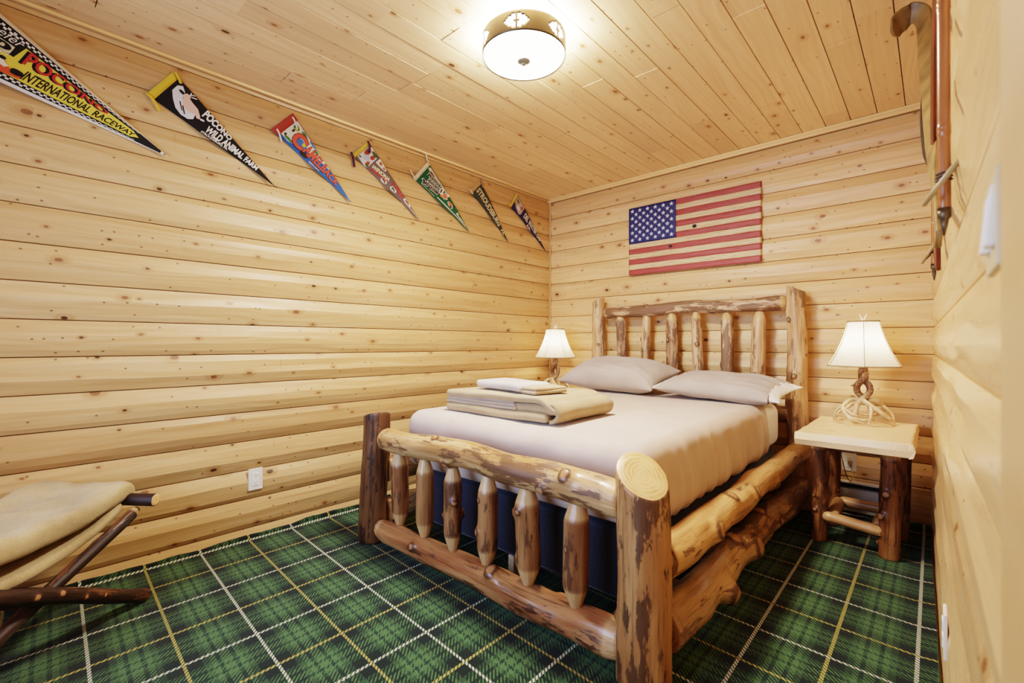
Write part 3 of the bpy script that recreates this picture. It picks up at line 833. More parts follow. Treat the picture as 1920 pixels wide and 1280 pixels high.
# ------------------------------------------------------------------ outlets and baseboard heater
M['ivory'] = plain('ivory_plastic', '#e9e4d6', .35, .03)
M['ivory2'] = plain('ivory_insert', '#f4f1e8', .3, .02)
M['slot'] = plain('slot_dark', '#3a2e22', .8)
def outlet(c, n, u, label, gfci=False):
    """c centre on the wall, n outward, u sideways"""
    c, n, u = V(c), V(n).normalized(), V(u).normalized(); w = V((0, 0, 1))
    Mx = Matrix((u, w, n)).transposed()
    R = thing('wall_outlet', c, label, 'outlet')
    mb = MB(); mb.box(c + n * .003, (.035, .057, .004), 0, Mx, .003); mb.build('cover_plate', M['ivory'], R)
    for s in (1, -1):
        mb = MB(); mb.box(c + n * .0065 + w * (.0165 if gfci else .0195) * s, (.0165, .0162 if gfci else .0135, .003), 0, Mx, .001)
        for q in (-1, 1): mb.box(c + n * .0094 + w * (.0195 * s + .003) + u * .006 * q, (.001, .004, .0006), 1, Mx)
        mb.box(c + n * .0094 + w * (.0195 * s - .007), (.002, .002, .0006), 1, Mx)
        mb.build('receptacle', [M['ivory2'], M['slot']], R)
    return R
outlet((XL + .0285, .910, .318), (1, 0, 0), (0, -1, 0), 'white electrical outlet low on the left wall beside the blanket rack', True)
outlet((-.381, YB - .0285, .325), (0, -1, 0), (1, 0, 0), 'white electrical outlet behind the nightstand with a lamp plug in it')
outlet((xr(1.6) - .021, 1.6, .316), (-1, -.0185, 0), (0, -1, 0), 'white outlet plate low on the right wall near the door casing')

M['enamel'] = plain('heater_enamel', '#d9d2c0', .4, .05)
HT_ = thing('baseboard_heater', (-.44, 3.43, .012), 'pale metal baseboard heater on the back wall behind the nightstand', 'heater')
mb = MB()
mb.box((-.46, 3.446, .118), (.30, .006, .085), bev=.002); mb.box((-.46, 3.425, .212), (.30, .026, .004), bev=.002); mb.box((-.46, 3.404, .110), (.30, .004, .066), bev=.002)
mb.box((-.46, 3.425, .024), (.30, .022, .004), bev=.002)
mb.build('casing', M['enamel'], HT_)
mb = MB(); mb.box((-.46, 3.428, .190), (.298, .014, .007)); mb.box((-.46, 3.428, .036), (.298, .014, .006)); mb.build('vent_slot', M['slot'], HT_)

# ------------------------------------------------------------------ wooden flag
def flagwood(name, c1, c2, c3):
    g = G(name); o = g.obj(); x, y, z = g.sep(o)
    w = g.noise(g.comb(g.m('MULTIPLY', x, 5.), g.m('MULTIPLY', z, 40.)), 1., 3, .6)
    q = g.noise(g.comb(g.m('MULTIPLY', x, 3.5), g.m('ADD', g.m('MULTIPLY', z, 170.), g.m('MULTIPLY', w, 7.))), 1., 3, .55)
    col = g.mix(g.mr(q, .42, .66), lin(c1), lin(c2)); col = g.mix(g.mr(w, .62, .75, 0., .8), col, lin(c3))
    return g.bsdf(col, .5, g.bump(q, .4, .004))
M['fl_red'] = flagwood('flag_red_stain', '#a8504a', '#8f403c', '#6e2c2a')
M['fl_white'] = flagwood('flag_bare_wood', '#dcc398', '#bfa074', '#7d6344')
M['fl_blue'] = flagwood('flag_blue_stain', '#23306a', '#2c2e5c', '#2b2440')
M['fl_star'] = plain('flag_star_white', '#d9d8dc', .6, .04)
FX0, FX1, FZ0, FZ1, FYp = -1.846, -.864, 1.597, 2.142, 3.452
FL = thing('wooden_flag', (-1.355, 3.465, 1.87), 'carved wooden flag with red stripes and white stars on blue, above the bed', 'flag')
sh_ = (FZ1 - FZ0) / 13; CX1 = FX0 + .40 * (FX1 - FX0); KN = [((-1.49), 3), ((-1.318), 6.6)]
def fdep(x, z, k): return .0025 * nz(x * 5, z * 30, 2.) + .0018 * nz(x * 16, z * 70, 5.)
def plank(x0, x1, z0, z1, edge=True, seed=0):
    mb = MB(); n = max(8, int((x1 - x0) / .012)); rows = []
    for i in range(n + 1):
        x = x0 + (x1 - x0) * i / n; e = .0022 * nz(x * 9, seed * 3.3); e2 = .0022 * nz(x * 9, (seed + 1) * 3.3)
        za, zb = z0 + e * (seed > 0), z1 + e2 * (seed < 13)
        ring = [(za + .0012, .022), (za, 0.003)] + [(za + (zb - za) * q, .0) for q in (.08, .3, .5, .7, .92)] + [(zb, .003), (zb - .0012, .022)]
        rows.append([V((x, FYp + d + (fdep(x, z, seed) if d < .003 else 0), z)) for z, d in ring])
    ids = mb.grid(rows, False, 0, True, True)
    mb.face(ids[0], 0, False); mb.face(ids[-1][::-1], 0, False)
    return mb
for k in range(13):
    z1 = FZ1 - sh_ * k; z0 = z1 - sh_
    plank(FX0 if k >= 7 else CX1, FX1, z0, z1, True, 13 - k).build('stripe', M['fl_red'] if k % 2 == 0 else M['fl_white'], FL)
mb = plank(FX0, CX1, FZ1 - sh_ * 7, FZ1, True, 0); CT = mb.build('canton', M['fl_blue'], FL)
mb = MB(); cw = CX1 - FX0; chh = sh_ * 7
for r in range(9):
    for q in range(6 if r % 2 == 0 else 5):
        cx = FX0 + cw * ((q * 2 + (1 if r % 2 == 0 else 2)) / 12); cz = FZ1 - chh * (r + 1) / 10
        b = len(mb.v); mb.v.append(V((cx, FYp - .0042, cz)))
        for i in range(10):
            rr = .0185 if i % 2 == 0 else .0075; a = pi / 2 + i * pi / 5
            mb.v.append(V((cx + rr * cos(a), FYp - .0040, cz + rr * sin(a))))
        for i in range(10): mb.face((b, b + 1 + (i + 1) % 10, b + 1 + i), 0, False)
mb.build('stars', M['fl_star'], CT)
for cx, cz, r in ((-1.495, FZ0 + sh_ * 4.55, .013), (-1.312, FZ0 + sh_ * 7.5, .016)):
    mb = MB()
    b = len(mb.v); mb.v.append(V((cx, FYp - .0048, cz)))
    for i in range(18): a = 2 * pi * i / 18; q = r * (1 + .15 * nz(cos(a), sin(a), r * 99)); mb.v.append(V((cx + q * cos(a), FYp - .0044, cz + q * .85 * sin(a))))
    for i in range(18): mb.face((b, b + 1 + (i + 1) % 18, b + 1 + i), 0, False)
    mb.build('knot_hole', M['slot'], FL)
mb = MB(); mb.box((-1.355, 3.470, 1.90), (.30, .006, .020)); mb.build('hanging_cleat', M['pine_base'], FL)

# ------------------------------------------------------------------ ceiling light
def band_mat():
    g = G('light_band_metal'); n = g.noise(g.obj(), 12., 2)
    return g.bsdf(g.mix(n, lin('#4a4134'), lin('#5a5040')), .38, None, Metallic=.65)
M['band'] = band_mat()
M['diff'] = emit('light_diffuser_glow', '#fff4e0', 9.)
M['nickel'] = plain('brushed_nickel', '#8f8b80', .35, .05, 60., Metallic=.6)
LC = V((-1.325, 1.532, ZC)); LRD = .182
CL = thing('ceiling_light', LC, 'round flush ceiling light with a cut-out metal band and glowing white diffuser', 'ceiling light')
mb = MB(); mb.lathe([(0, -.002), (.10, -.002), (.105, -.016), (.03, -.020), (0, -.020)], LC, 40); mb.build('ceiling_pan', plain('pan_white', '#e8e2d6', .5), CL)
zt, zb = -.022, -.106
# band: quads, leaving out stepped southwest motifs
NA, NZ_ = 288, 11; mb = MB()
mot = ["......##.##......", "....####.####....", "..######.######..", "##..####.####..##"[:17], "..######.######..", "....####.####....", "......##.##......"]
mot = ["....##.##....", "..####.####..", ".#####.#####.", "#####...#####", ".#####.#####.", "..####.####..", "....##.##...."]
cut = set()
for q in range(6):
    ca = int(NA * ((q / 6 + .1693) % 1.0))
    for r, rw in enumerate(mot):
        for cidx, ch in enumerate(rw):
            if ch == '#':
                for s in (0, 1): cut.add(((ca + (cidx - 6) * 2 + s) % NA, r + 2))
ring = [[LC + V((LRD * cos(2*pi*k/NA), LRD * sin(2*pi*k/NA), zt + (zb - zt) * i / NZ_)) for k in range(NA)] for i in range(NZ_ + 1)]
b = len(mb.v)
for rw in ring: mb.v.extend(rw)
for i in range(NZ_):
    for k in range(NA):
        if (k, i) in cut: continue
        k2 = (k + 1) % NA; mb.face((b + i*NA + k, b + (i+1)*NA + k, b + (i+1)*NA + k2, b + i*NA + k2), 0, True)
o = mb.build('metal_band', M['band'], CL); md = o.modifiers.new('thick', 'SOLIDIFY'); md.thickness = .0015; md.offset = -1
mb = MB(); mb.lathe([(LRD - .007, -.022), (LRD - .007, -.100), (LRD - .010, -.106), (LRD - .03, -.111), (.10, -.118), (.03, -.121), (0, -.121)], LC, 72); mb.build('diffuser', M['diff'], CL)
mb = MB(); mb.lathe([(0, -.120), (.027, -.121), (.028, -.124), (.020, -.128), (.010, -.131), (.009, -.136), (.005, -.140), (0, -.141)], LC, 28); mb.build('finial_knob', M['nickel'], CL)

# ------------------------------------------------------------------ felt pennants on the left wall
def felt(name, c, amt=.08):
    return fabric(name, c, c, 700, .95, .25, .15) if amt == 0 else plain(name, c, .92, amt, 500., Sheen_Weight=.1)
INK = {}
def ink(c):
    if c not in INK: INK[c] = plain('print_' + c.strip('#'), c, .8, .05, 300.)
    return INK[c]
class Pennant:
    def __init__(s, tip, top, bot, felt_c, head_c, label, hw=.035, curl=.012, seed=0, sag=0.):
        s.t, s.T, s.B = V((0, tip[0], tip[1])), V((0, top[0], top[1])), V((0, bot[0], bot[1]))
        s.m = (s.T + s.B) / 2; s.h = (s.T - s.B) / 2; s.curl = curl; s.seed = seed; s.hw = hw; s.sag = sag
        s.R = thing('felt_pennant', (XL + .034, s.m.y, s.m.z), label, 'pennant', 'felt pennants pinned along the left wall')
        mb = MB(); rows = []
        for i in range(33):
            a = hw + (.999 - hw) * i / 32
            rows.append([s.p(a, -1 + .25 * j, 0) for j in range(9)])
        mb.grid(rows); s.body = mb.build('felt_body', felt('felt_' + felt_c.strip('#'), felt_c), s.R)
        sd = s.body.modifiers.new('thick', 'SOLIDIFY'); sd.thickness = .0012; sd.offset = 1
        mb = MB(); rows = [[s.p(a, -1.02 + .255 * j, .2) for j in range(9)] for a in (-.002, hw * .5, hw + .004)]
        mb.grid(rows); o = mb.build('header_strip', felt('felt_' + head_c.strip('#'), head_c), s.R)
        sd = o.modifiers.new('thick', 'SOLIDIFY'); sd.thickness = .002; sd.offset = 0
    def p(s, a, b, layer):
        q = s.m * (1 - a) + s.t * a + s.h * (b * (1 - a))
        x = XL + .0335 + s.curl * (.5 + .5 * sin(a * 5 + s.seed)) * sm(0, .3, a) * sm(1.0, .8, a) * .6 + .004 * nz(a * 4, b * .8, s.seed) + .0011 * layer
        sg = s.sag * 4 * a * (1 - a)
        return V((x, q.y - sg * .5, q.z + sg))
    def poly(s, pts, col, layer=1, name='print', build=True, mb=None):
        """filled polygon given in (a, b), fanned round its centre"""
        own = mb is None
        if own: mb = MB()
        bm = bmesh.new(); f = bm.faces.new([bm.verts.new((a, b * .25, 0)) for a, b in pts])
        if f.normal.z == 0: f.normal_update()
        if f.normal.z < 0: f.normal_flip()
        bmesh.ops.triangulate(bm, faces=[f])
        for _ in range(6):
            ed = [e for e in bm.edges if e.calc_length() > .05]
            if not ed: break
            bmesh.ops.subdivide_edges(bm, edges=ed, cuts=1); bmesh.ops.triangulate(bm, faces=[f for f in bm.faces if len(f.verts) > 3])
        bm.verts.index_update(); i0 = len(mb.v)
        mb.v += [s.p(v.co.x, v.co.y * 4, layer) for v in bm.verts]
        for f in bm.faces: mb.face([i0 + v.index for v in f.verts], 0, False)
        bm.free()
        if own: return mb.build(name, ink(col), s.body)
    def multi(s, polys, col, layer=1, name='print'):
        if name == 'print':
            for q in polys: s.poly(q, col, layer)
            return
        mb = MB()
        for q in polys: s.poly(q, col, layer, mb=mb)
        return mb.build(name, ink(col), s.body)
    def strip(s, a0, a1, b0, b1, n=12):
        return [(a0 + (a1 - a0) * i / n, b0) for i in range(n + 1)] + [(a1 - (a1 - a0) * i / n, b1) for i in range(n + 1)]
    def text(s, body, a0, a1, bl, bh, col, layer=2, bold=.02, shear=0., bl1=None, bh1=None, name='lettering', d=(0, 0)):
        """letters from a0 to a1 between b = bl .. bh (ends bl1 .. bh1)"""
        vs, fs = text2d(body, bold, shear); mb = MB()
        bl1 = bl if bl1 is None else bl1; bh1 = bh if bh1 is None else bh1
        for x, y in vs:
            lo = bl + (bl1 - bl) * x; hi = bh + (bh1 - bh) * x
            mb.v.append(s.p(a0 + (a1 - a0) * x + d[0], lo + (hi - lo) * y + d[1], layer))
        for f in fs: mb.face(f, 0, False)
        return mb.build(name, ink(col), s.body)
    def blob(s, a, b, ra, rb, seed=0, n=14, w=.3):
        return [(a + ra * cos(2*pi*i/n) * (1 + w * nz(cos(2*pi*i/n) * 1.5, sin(2*pi*i/n) * 1.5, seed * 7.7)), b + rb * sin(2*pi*i/n) * (1 + w * nz(cos(2*pi*i/n) * 1.5, sin(2*pi*i/n) * 1.5, seed * 7.7 + 3))) for i in range(n)]
    def tie(s, a, b, pts, col, w=.006):
        """ribbon tie: offsets (dy, dz, dx) from the hoist"""
        p0 = s.p(a, b, 2); mb = MB(); L, Rr = [], []
        P = bez([p0 + V((q[2] + .001, q[0], q[1])) for q in pts], 6)
        for i, q in enumerate(P):
            t = (P[min(i+1, len(P)-1)] - P[max(i-1, 0)]).normalized(); sd = t.cross(V((1, 0, 0))).normalized() * w
            L.append(q - sd); Rr.append(q + sd)
        mb.grid([L, Rr]); o = mb.build('hanging_tie', felt('felt_' + col.strip('#'), col), s.R)
        m = o.modifiers.new('thick', 'SOLIDIFY'); m.thickness = .0018; m.offset = 0
    def pin(s, a=.975):
        mb = MB(); c = s.p(a, 0, 2); mb.lathe([(0, .004), (.003, .0035), (.0042, .001), (.0042, -.002)], (0, 0, 0), 10)
        for i in range(len(mb.v)): v = mb.v[i]; mb.v[i] = c + V((v.z, v.x, v.y))
        mb.build('push_pin', M['nickel'], s.R)
KN_, WH, YE, RD = '#15120f', '#e6e0d2', '#dcc850', '#c03a34'
# 1 racetrack
p = Pennant((.526, 1.915), (-.09, 2.372), (-.219, 2.096), '#e3dccb', '#e3dccb', 'large black and yellow racetrack pennant with checkered borders, leftmost in the row', curl=.010, seed=1)
p.poly([(.0, .90), (.955, .80), (.955, -.80), (.0, -.90)], '#1a1712', 1)
p.poly([(.02, -.02), (.262, .05), (.275, .60), (.55, .56), (.80, .48), (.835, .0), (.80, -.50), (.55, -.62), (.30, -.64), (.02, -.66)], YE, 2)
ck = []
for i in range(62):
    a = .03 + .0128 * i; w = .0128; sc = 1.0
    for lo, hi, ph in ((.745, .815, 0), (.675, .745, 1)):
        if i % 2 == ph:
            ck.append([(a, lo), (a + w, lo), (a + w, hi), (a, hi)]); ck.append([(a, -hi), (a + w, -hi), (a + w, -lo), (a, -lo)])
p.multi(ck, WH, 2.2, 'checker_border')
p.text('POCONO', .297, .668, .01, .61, KN_, 3, .03, 0, .24, .57, d=(-.012, -.045))
p.text('POCONO', .297, .668, .01, .61, RD, 3.6, .02, 0, .24, .57)
p.text('INTERNATIONAL', .325, .600, -.56, -.12, KN_, 3, .02, .25, -.46, .08)
p.text('RACEWAY', .615, .815, -.46, .08, KN_, 3, .02, .25, -.36, .28)
p.text('Schaefer', .055, .265, .36, .72, WH, 3, .0, .35, .46, .74)
p.poly([(.04, -.02), (.245, .06), (.245, .38), (.04, .33)], '#d8cba8', 2.6)
p.text('500', .05, .240, .04, .31, KN_, 3.2, .05, 0, .10, .36)
p.text('POCONO', .05, .245, -.12, .0, WH, 3.2, .02, 0, -.04, .05)
p.poly([(.13, -.56), (.16, -.40), (.22, -.20), (.25, -.22), (.27, -.36), (.325, -.44), (.325, -.60), (.24, -.66)], '#cf5a33', 3)
p.poly([(.20, -.22), (.235, -.18), (.27, -.34), (.26, -.44), (.21, -.36)], '#e8dcc4', 3.5)
p.multi([p.blob(.305, -.40, .026, .13, 1), p.blob(.17, -.58, .026, .10, 2), p.blob(.235, -.17, .014, .06, 3)], KN_, 4)
p.tie(.01, .9, [(-.01, .012, 0), (.004, .0, .004), (.010, -.02, .003)], '#e3dccb'); p.poly([(.955, .5), (.97, .5), (.97, -.5), (.955, -.5)], WH, 3); p.pin()
# 2 wild animal farm
p = Pennant((1.003, 1.896), (.543, 2.327), (.443, 2.180), '#1b1612', '#d9b93f', 'black pennant with a white deer picture and white lettering, second from the left', hw=.045, seed=2)
lg = [(.075, .60), (.075, .15), (.115, -.25), (.165, -.62), (.215, -.78), (.262, -.72), (.285, -.45), (.275, -.1), (.255, .15), (.19, .0), (.15, .22), (.135, .62), (.10, .82)]
p.poly(lg, '#d8d6d2', 1.5)
p.poly([(.135, .45), (.148, .66), (.175, .74), (.185, .52), (.215, .45), (.262, .40), (.30, .12), (.315, -.10), (.295, -.22), (.27, -.05), (.23, -.25), (.185, -.2), (.16, .15)], '#dcb9a4', 2)
p.multi([[(.168, .70), (.160, .92), (.166, .92), (.176, .72)], [(.168, .80), (.190, .98), (.194, .94), (.174, .76)], [(.178, .70), (.212, .92), (.216, .86), (.186, .66)], [(.31, -.02), (.335, .10), (.345, .0), (.32, -.14)]], WH, 2.5)
p.multi([p.blob(.12, .48, .020, .10, 5), [(.15, -.1), (.20, -.5), (.205, -.48), (.156, -.06)], [(.18, -.2), (.225, -.6), (.23, -.56), (.186, -.16)]], KN_, 2.6)
p.text('POCONO', .305, .545, .22, .98, WH, 2, .045, 0, .40, 1.05)
p.text('WILD ANIMAL FARM', .382, .815, -.66, .04, WH, 2, .04, 0, -.5, .95)
p.text('STROUDSBURG, PA.', .372, .575, -1.0, -.76, WH, 2, .03, 0, -.92, -.5)
p.tie(.02, .95, [(0, .012, 0), (.012, -.012, .004), (.022, -.036, .005)], '#d9b93f'); p.tie(.02, -1., [(-.014, .008, 0), (.004, -.006, .004), (.022, -.034, .006), (.036, -.058, .004)], '#d9b93f'); p.pin()
# 3 ski resort
p = Pennant((1.453, 1.906), (1.096, 2.332), (.983, 2.203), '#35629f', '#a5422f', 'blue pennant with big orange-red lettering and a mountain picture, third from the left', hw=.07, seed=3)
p.poly([(.075, .95), (.075, -.72), (.16, -.80), (.30, -.30), (.42, .25), (.60, .75), (.62, .93), (.3, .96)], '#d9d3bf', 1.2)
p.multi([p.blob(.12, .55, .035, .22, 1), p.blob(.21, .80, .04, .12, 2), p.blob(.15, -.62, .05, .12, 3), p.blob(.40, .72, .03, .2, 4)], '#4d7a3f', 1.6)
p.multi([p.blob(.13, .42, .016, .12, 6), p.blob(.28, .1, .02, .2, 7), p.blob(.46, .86, .015, .1, 8)], '#c9b848', 1.8)
p.multi([p.blob(.25, .0, .07, .35, 9), p.blob(.33, .9, .05, .1, 3)], '#3d6fb0', 1.5)
p.multi([p.blob(.345, -.62, .045, .28, 9), p.blob(.12, .2, .012, .15, 2), p.blob(.10, -.5, .012, .12, 5)], '#3a261b', 2.2)
p.text('C', .150, .305, -.72, .80, KN_, 2.2, .07); p.text('C', .156, .300, -.66, .74, '#d65a43', 2.6, .05)
p.text('AMELBACK', .302, .772, -.56, .72, KN_, 2.4, .04, 0, -.62, 1.1); p.text('AMELBACK', .306, .769, -.50, .66, '#d65a43', 2.8, .025, 0, -.52, 1.0)
p.text('RESORT', .42, .55, -.86, -.66, WH, 2.2, .01)
p.tie(.05, .72, [(-.006, .014, .002), (.006, -.008, .004), (.020, -.046, .004)], WH, .0045); p.tie(.05, -.82, [(-.006, .014, .002), (.006, -.010, .004), (.018, -.050, .004)], WH, .0045); p.pin()
# 4 waterfall park
p = Pennant((1.968, 1.898), (1.569, 2.328), (1.459, 2.210), '#6d5f5c', '#cdb24a', 'mauve grey pennant with purple ties and small waterfall pictures, fourth from the left', hw=.035, seed=4)
p.poly([(.042, .80), (.042, -.74), (.165, -1.0), (.19, -.86), (.185, .80), (.13, .92), (.07, .92)], '#d4d1cb', 1.2)
p.multi([p.blob(.075, .3, .03, .4, 1), p.blob(.15, .35, .022, .3, 2), p.blob(.16, -.55, .02, .3, 3)], '#9c4a2c', 1.6)
p.multi([p.blob(.14, .72, .045, .16, 4), p.blob(.17, -.75, .02, .16, 5), p.blob(.06, -.6, .014, .1, 6)], '#4a6136', 1.8)
p.multi([p.blob(.11, -.2, .035, .35, 6)], '#b4bcc6', 1.7)
p.poly([(.205, .30), (.205, .98), (.23, 1.0), (.335, .92), (.345, .60), (.29, .42)], WH, 1.2)
p.multi([p.blob(.25, .72, .022, .18, 7), p.blob(.31, .70, .018, .14, 8)], '#a8683c', 1.6)
p.text('WINONA', .215, .440, -1.0, -.55, '#b8403a', 2.2, .04, 0, -.30, .05); p.text('WINONA', .205, .440, -.62, -.06, '#e4d9ae', 2.4, .04, 0, -.08, .55)
p.text('5 FALLS', .475, .672, .05, .80, '#b8403a', 2.3, .045, 0, -.1, .95)
for k, (a, b, ra, rb) in enumerate(((.40, -.52, .042, .36), (.535, -.30, .046, .42), (.745, .35, .06, .62))):
    p.poly(p.blob(a, b, ra, rb, k + 3, 14, .2), WH, 1.3); p.multi([p.blob(a - .008, b + .06, ra * .55, rb * .55, k + 6), p.blob(a + .018, b - .1, ra * .3, rb * .35, k + 9)], '#4c5a44', 1.7)
p.multi([p.blob(.745, .5, .02, .3, 2)], '#b8403a', 2); p.text('BUSHKILL PA', .80, .945, -.35, .25, WH, 2, .01)
p.tie(.02, .90, [(-.012, .012, .004), (0, -.02, .007), (-.006, -.062, .007)], '#4a2a3c', .007); p.tie(.01, -1.05, [(-.016, .014, .004), (-.004, -.02, .007), (.006, -.072, .006)], '#4a2a3c', .008); p.pin()
# 5 indian museum
p = Pennant((2.444, 1.900), (2.041, 2.336), (1.913, 2.184), '#1f5a36', '#d9cbab', 'bright green pennant with black lettering and orange figures, fifth from the left', hw=.04, seed=5)
p.poly([(.05, .66), (.07, .90), (.42, .92), (.46, .80), (.30, .72), (.16, .45)], '#cfc7ac', 1.2)
p.multi([p.blob(.14, .62, .05, .14, 1), p.blob(.22, .60, .04, .12, 2)], '#6d5134', 1.7)
for q, a0, a1, bl, bh, bl1, bh1 in (('POCONO', .10, .305, .12, .46, .40, .80), ('INDIAN', .145, .315, -.26, .06, .02, .36), ('MUSEUM', .11, .335, -.76, -.40, -.48, -.06)):
    p.text(q, a0 - .006, a1 + .006, bl - .05, bh + .05, WH, 2, .10, 0, bl1 - .05, bh1 + .05); p.text(q, a0, a1, bl, bh, '#16140f', 2.5, .04, 0, bl1, bh1)
p.poly([(.085, -.32), (.075, -.52), (.125, -.58), (.135, -.36)], WH, 1.6); p.multi([p.blob(.106, -.45, .02, .08, 3)], '#16140f', 2)
p.text('the story of a people', .11, .33, -.92, -.80, WH, 2, .01, .2)
p.poly([(.335, .0), (.32, .5), (.34, .84), (.37, .84), (.385, .4), (.385, -.1)], WH, 1.5); p.poly([(.345, .1), (.335, .5), (.345, .7), (.36, .4), (.365, .1)], '#54402c', 2)
p.multi([p.blob(.425, .30, .045, .42, 2, 16, .6), p.blob(.55, .20, .05, .46, 5, 16, .6), p.blob(.455, .85, .02, .2, 7)], WH, 1.5)
p.multi([p.blob(.425, .30, .034, .32, 2, 16, .6), p.blob(.54, .26, .034, .34, 5, 16, .6), p.blob(.385, -.12, .02, .14, 7)], '#d9764a', 2)
p.multi([p.blob(.57, .02, .022, .22, 4), p.blob(.59, .62, .018, .22, 5)], '#3a2c22', 2.3)
p.poly([(.36, -.62), (.36, -.72), (.55, -.70), (.93, -.5), (.93, -.25), (.62, -.45)], WH, 1.6)
p.text('Bushkill', .68, .90, -.1, .55, WH, 2, .02, .2)
p.tie(.015, .98, [(-.006, .006, 0), (-.022, .022, .004), (-.026, .05, .003), (-.014, .062, 0)], '#d9cbab', .005); p.tie(.01, -.95, [(.006, .0, .003), (-.022, .022, .004), (-.034, .05, .003)], '#d9cbab', .005); p.pin()
# 6 dark green
p = Pennant((2.890, 1.893), (2.557, 2.337), (2.443, 2.228), '#3b4230', '#bb9c66', 'dull olive green pennant with cream capitals, second from the corner', hw=.045, seed=6)
p.text('STROUDSBURG', .065, .690, -.36, .44, '#d3c39c', 2, .035, 0, -.62, .80); p.text('PA', .760, .850, -.85, .75, '#d3c39c', 2, .02, 0, -1., .9)
p.tie(.03, .90, [(-.012, .030, .003), (.0, .004, .005), (.014, -.040, .005)], '#8d7148', .006); p.tie(.01, -1.0, [(-.010, .012, .003), (.006, -.004, .004), (.024, -.018, .003)], '#d3c4a4', .008); p.pin()
# 7 water gap
p = Pennant((3.402, 1.892), (2.991, 2.339), (2.902, 2.214), '#2a2347', '#d2b348', 'navy purple pennant with white lettering, nearest the room corner', hw=.035, seed=7)
p.poly([(.045, .88), (.045, .0), (.11, -.45), (.20, -.85), (.235, -.5), (.24, .90)], '#b8a9a0', 1.3)
p.multi([p.blob(.09, .5, .04, .25, 1), p.blob(.07, -.1, .02, .14, 2)], '#7d6c3a', 1.7); p.multi([p.blob(.20, .35, .03, .3, 3)], '#a5604c', 1.8); p.multi([p.blob(.15, -.15, .035, .3, 5)], '#d9d4cc', 1.8)
p.text('DEL WATER GAP', .295, .800, -.42, .62, WH, 2, .03, 0, -.25, 1.3); p.text('PA.', .425, .535, -1.1, -.55, WH, 2, .03)
p.tie(.0, -1.0, [(.0, .004, .003), (-.012, .012, .004), (-.004, -.02, .003)], '#d2b348', .004); p.pin()

# ------------------------------------------------------------------ blanket rack at the left edge
RF, RR = V((-.6727, .7399, 0)), V((.7399, .6727, 0))       # across the rack / along its rails
def rk(l, s, z): return RF * (1.853 - s) + RR * l + V((0, 0, z))
RK = thing('blanket_rack', rk(-1.65, .37, .012), 'folding rack of dark bark-covered sticks under the cream fleece, by the left wall', 'luggage rack')
bk = [L_BARK, EG['rack']]
log('leg', rk(-1.463, -.005, .037), rk(-1.470, .715, .405), .0250, .0245, bk, RK, seed=201, n=30, rough=.06, step=.01,
    knots=[(.40, 4.6, .012, .003), (.52, 5.0, .013, .003), (.30, 4.9, .012, .004), (.62, 4.7, .012, .003)])
log('leg', rk(-1.500, .825, .034), rk(-1.494, .010, .385), .0215, .0205, bk, RK, seed=202, n=28, rough=.06, step=.01, ends=('flat', 'cone'), cone=.03, tip=.6,
    knots=[(.80, 4.7, .017, .002), (.74, 4.4, .013, .002)])
log('leg', rk(-1.835, -.005, .037), rk(-1.835, .715, .405), .023, .022, bk, RK, seed=203, n=22)
log('leg', rk(-1.800, .825, .034), rk(-1.800, .010, .385), .021, .020, bk, RK, seed=204, n=22)
log('top_rail', rk(-1.425, -.008, .410), rk(-1.885, -.008, .410), .0245, .023, bk, RK, seed=205, n=28, rough=.06)
log('top_rail', rk(-1.425, .735, .415), rk(-1.885, .735, .415), .0245, .023, bk, RK, seed=206, n=22, rough=.06)
log('cross_bar', rk(-1.50, .375, .205), rk(-1.83, .375, .205), .013, .013, bk, RK, seed=207, n=16)
FB = thing('fleece_blanket', rk(-1.68, .37, .44), 'cream fleece blanket folded over the bark stick rack', 'blanket')
def fleece(name, l0, l1, s0, s1, z0, z1, r, zoff, seed, amp, res=.018):
    mb = MB()
    def dsp(p, n):
        l, s_, z = p.x, p.y, p.z + zoff(p.y, p.x)
        z += amp * (nz(l * 5 + s_ * 4, s_ * 3 - l * 3, seed) + .7 * nz(l * 11 - s_ * 7, s_ * 9 + l * 4, seed + 4) + .35 * nz(l * 22 + s_ * 9, s_ * 26, seed + 6)) * (1 if n.z > -.3 else .35)
        l += .010 * nz(s_ * 5, z * 8, seed + 2); s_ += .014 * nz(l * 7, z * 6, seed + 8)
        return rk(l, s_, z)
    rbox(mb, ((l0 + l1) / 2, (s0 + s1) / 2, (z0 + z1) / 2), ((l1 - l0) / 2, (s1 - s0) / 2, (z1 - z0) / 2), r, res, dsp)
    return mb.build(name, M['fleece'], FB, weld=1e-5)
fleece('upper_fold', -1.905, -1.528, -.050, .83, .402, .486, .036, lambda s, l: .004 - .045 * sm(.0, .25, s) * sm(.85, .6, s) - .006 * sm(.02, -.045, s), 2.2, .019)
fleece('lower_fold', -1.895, -1.540, .005, .76, .392, .428, .017, lambda s, l: -.105 * sin(pi * max(0, min(1, (s - .01) / .75))) ** .8 - .012, 7.2, .008)

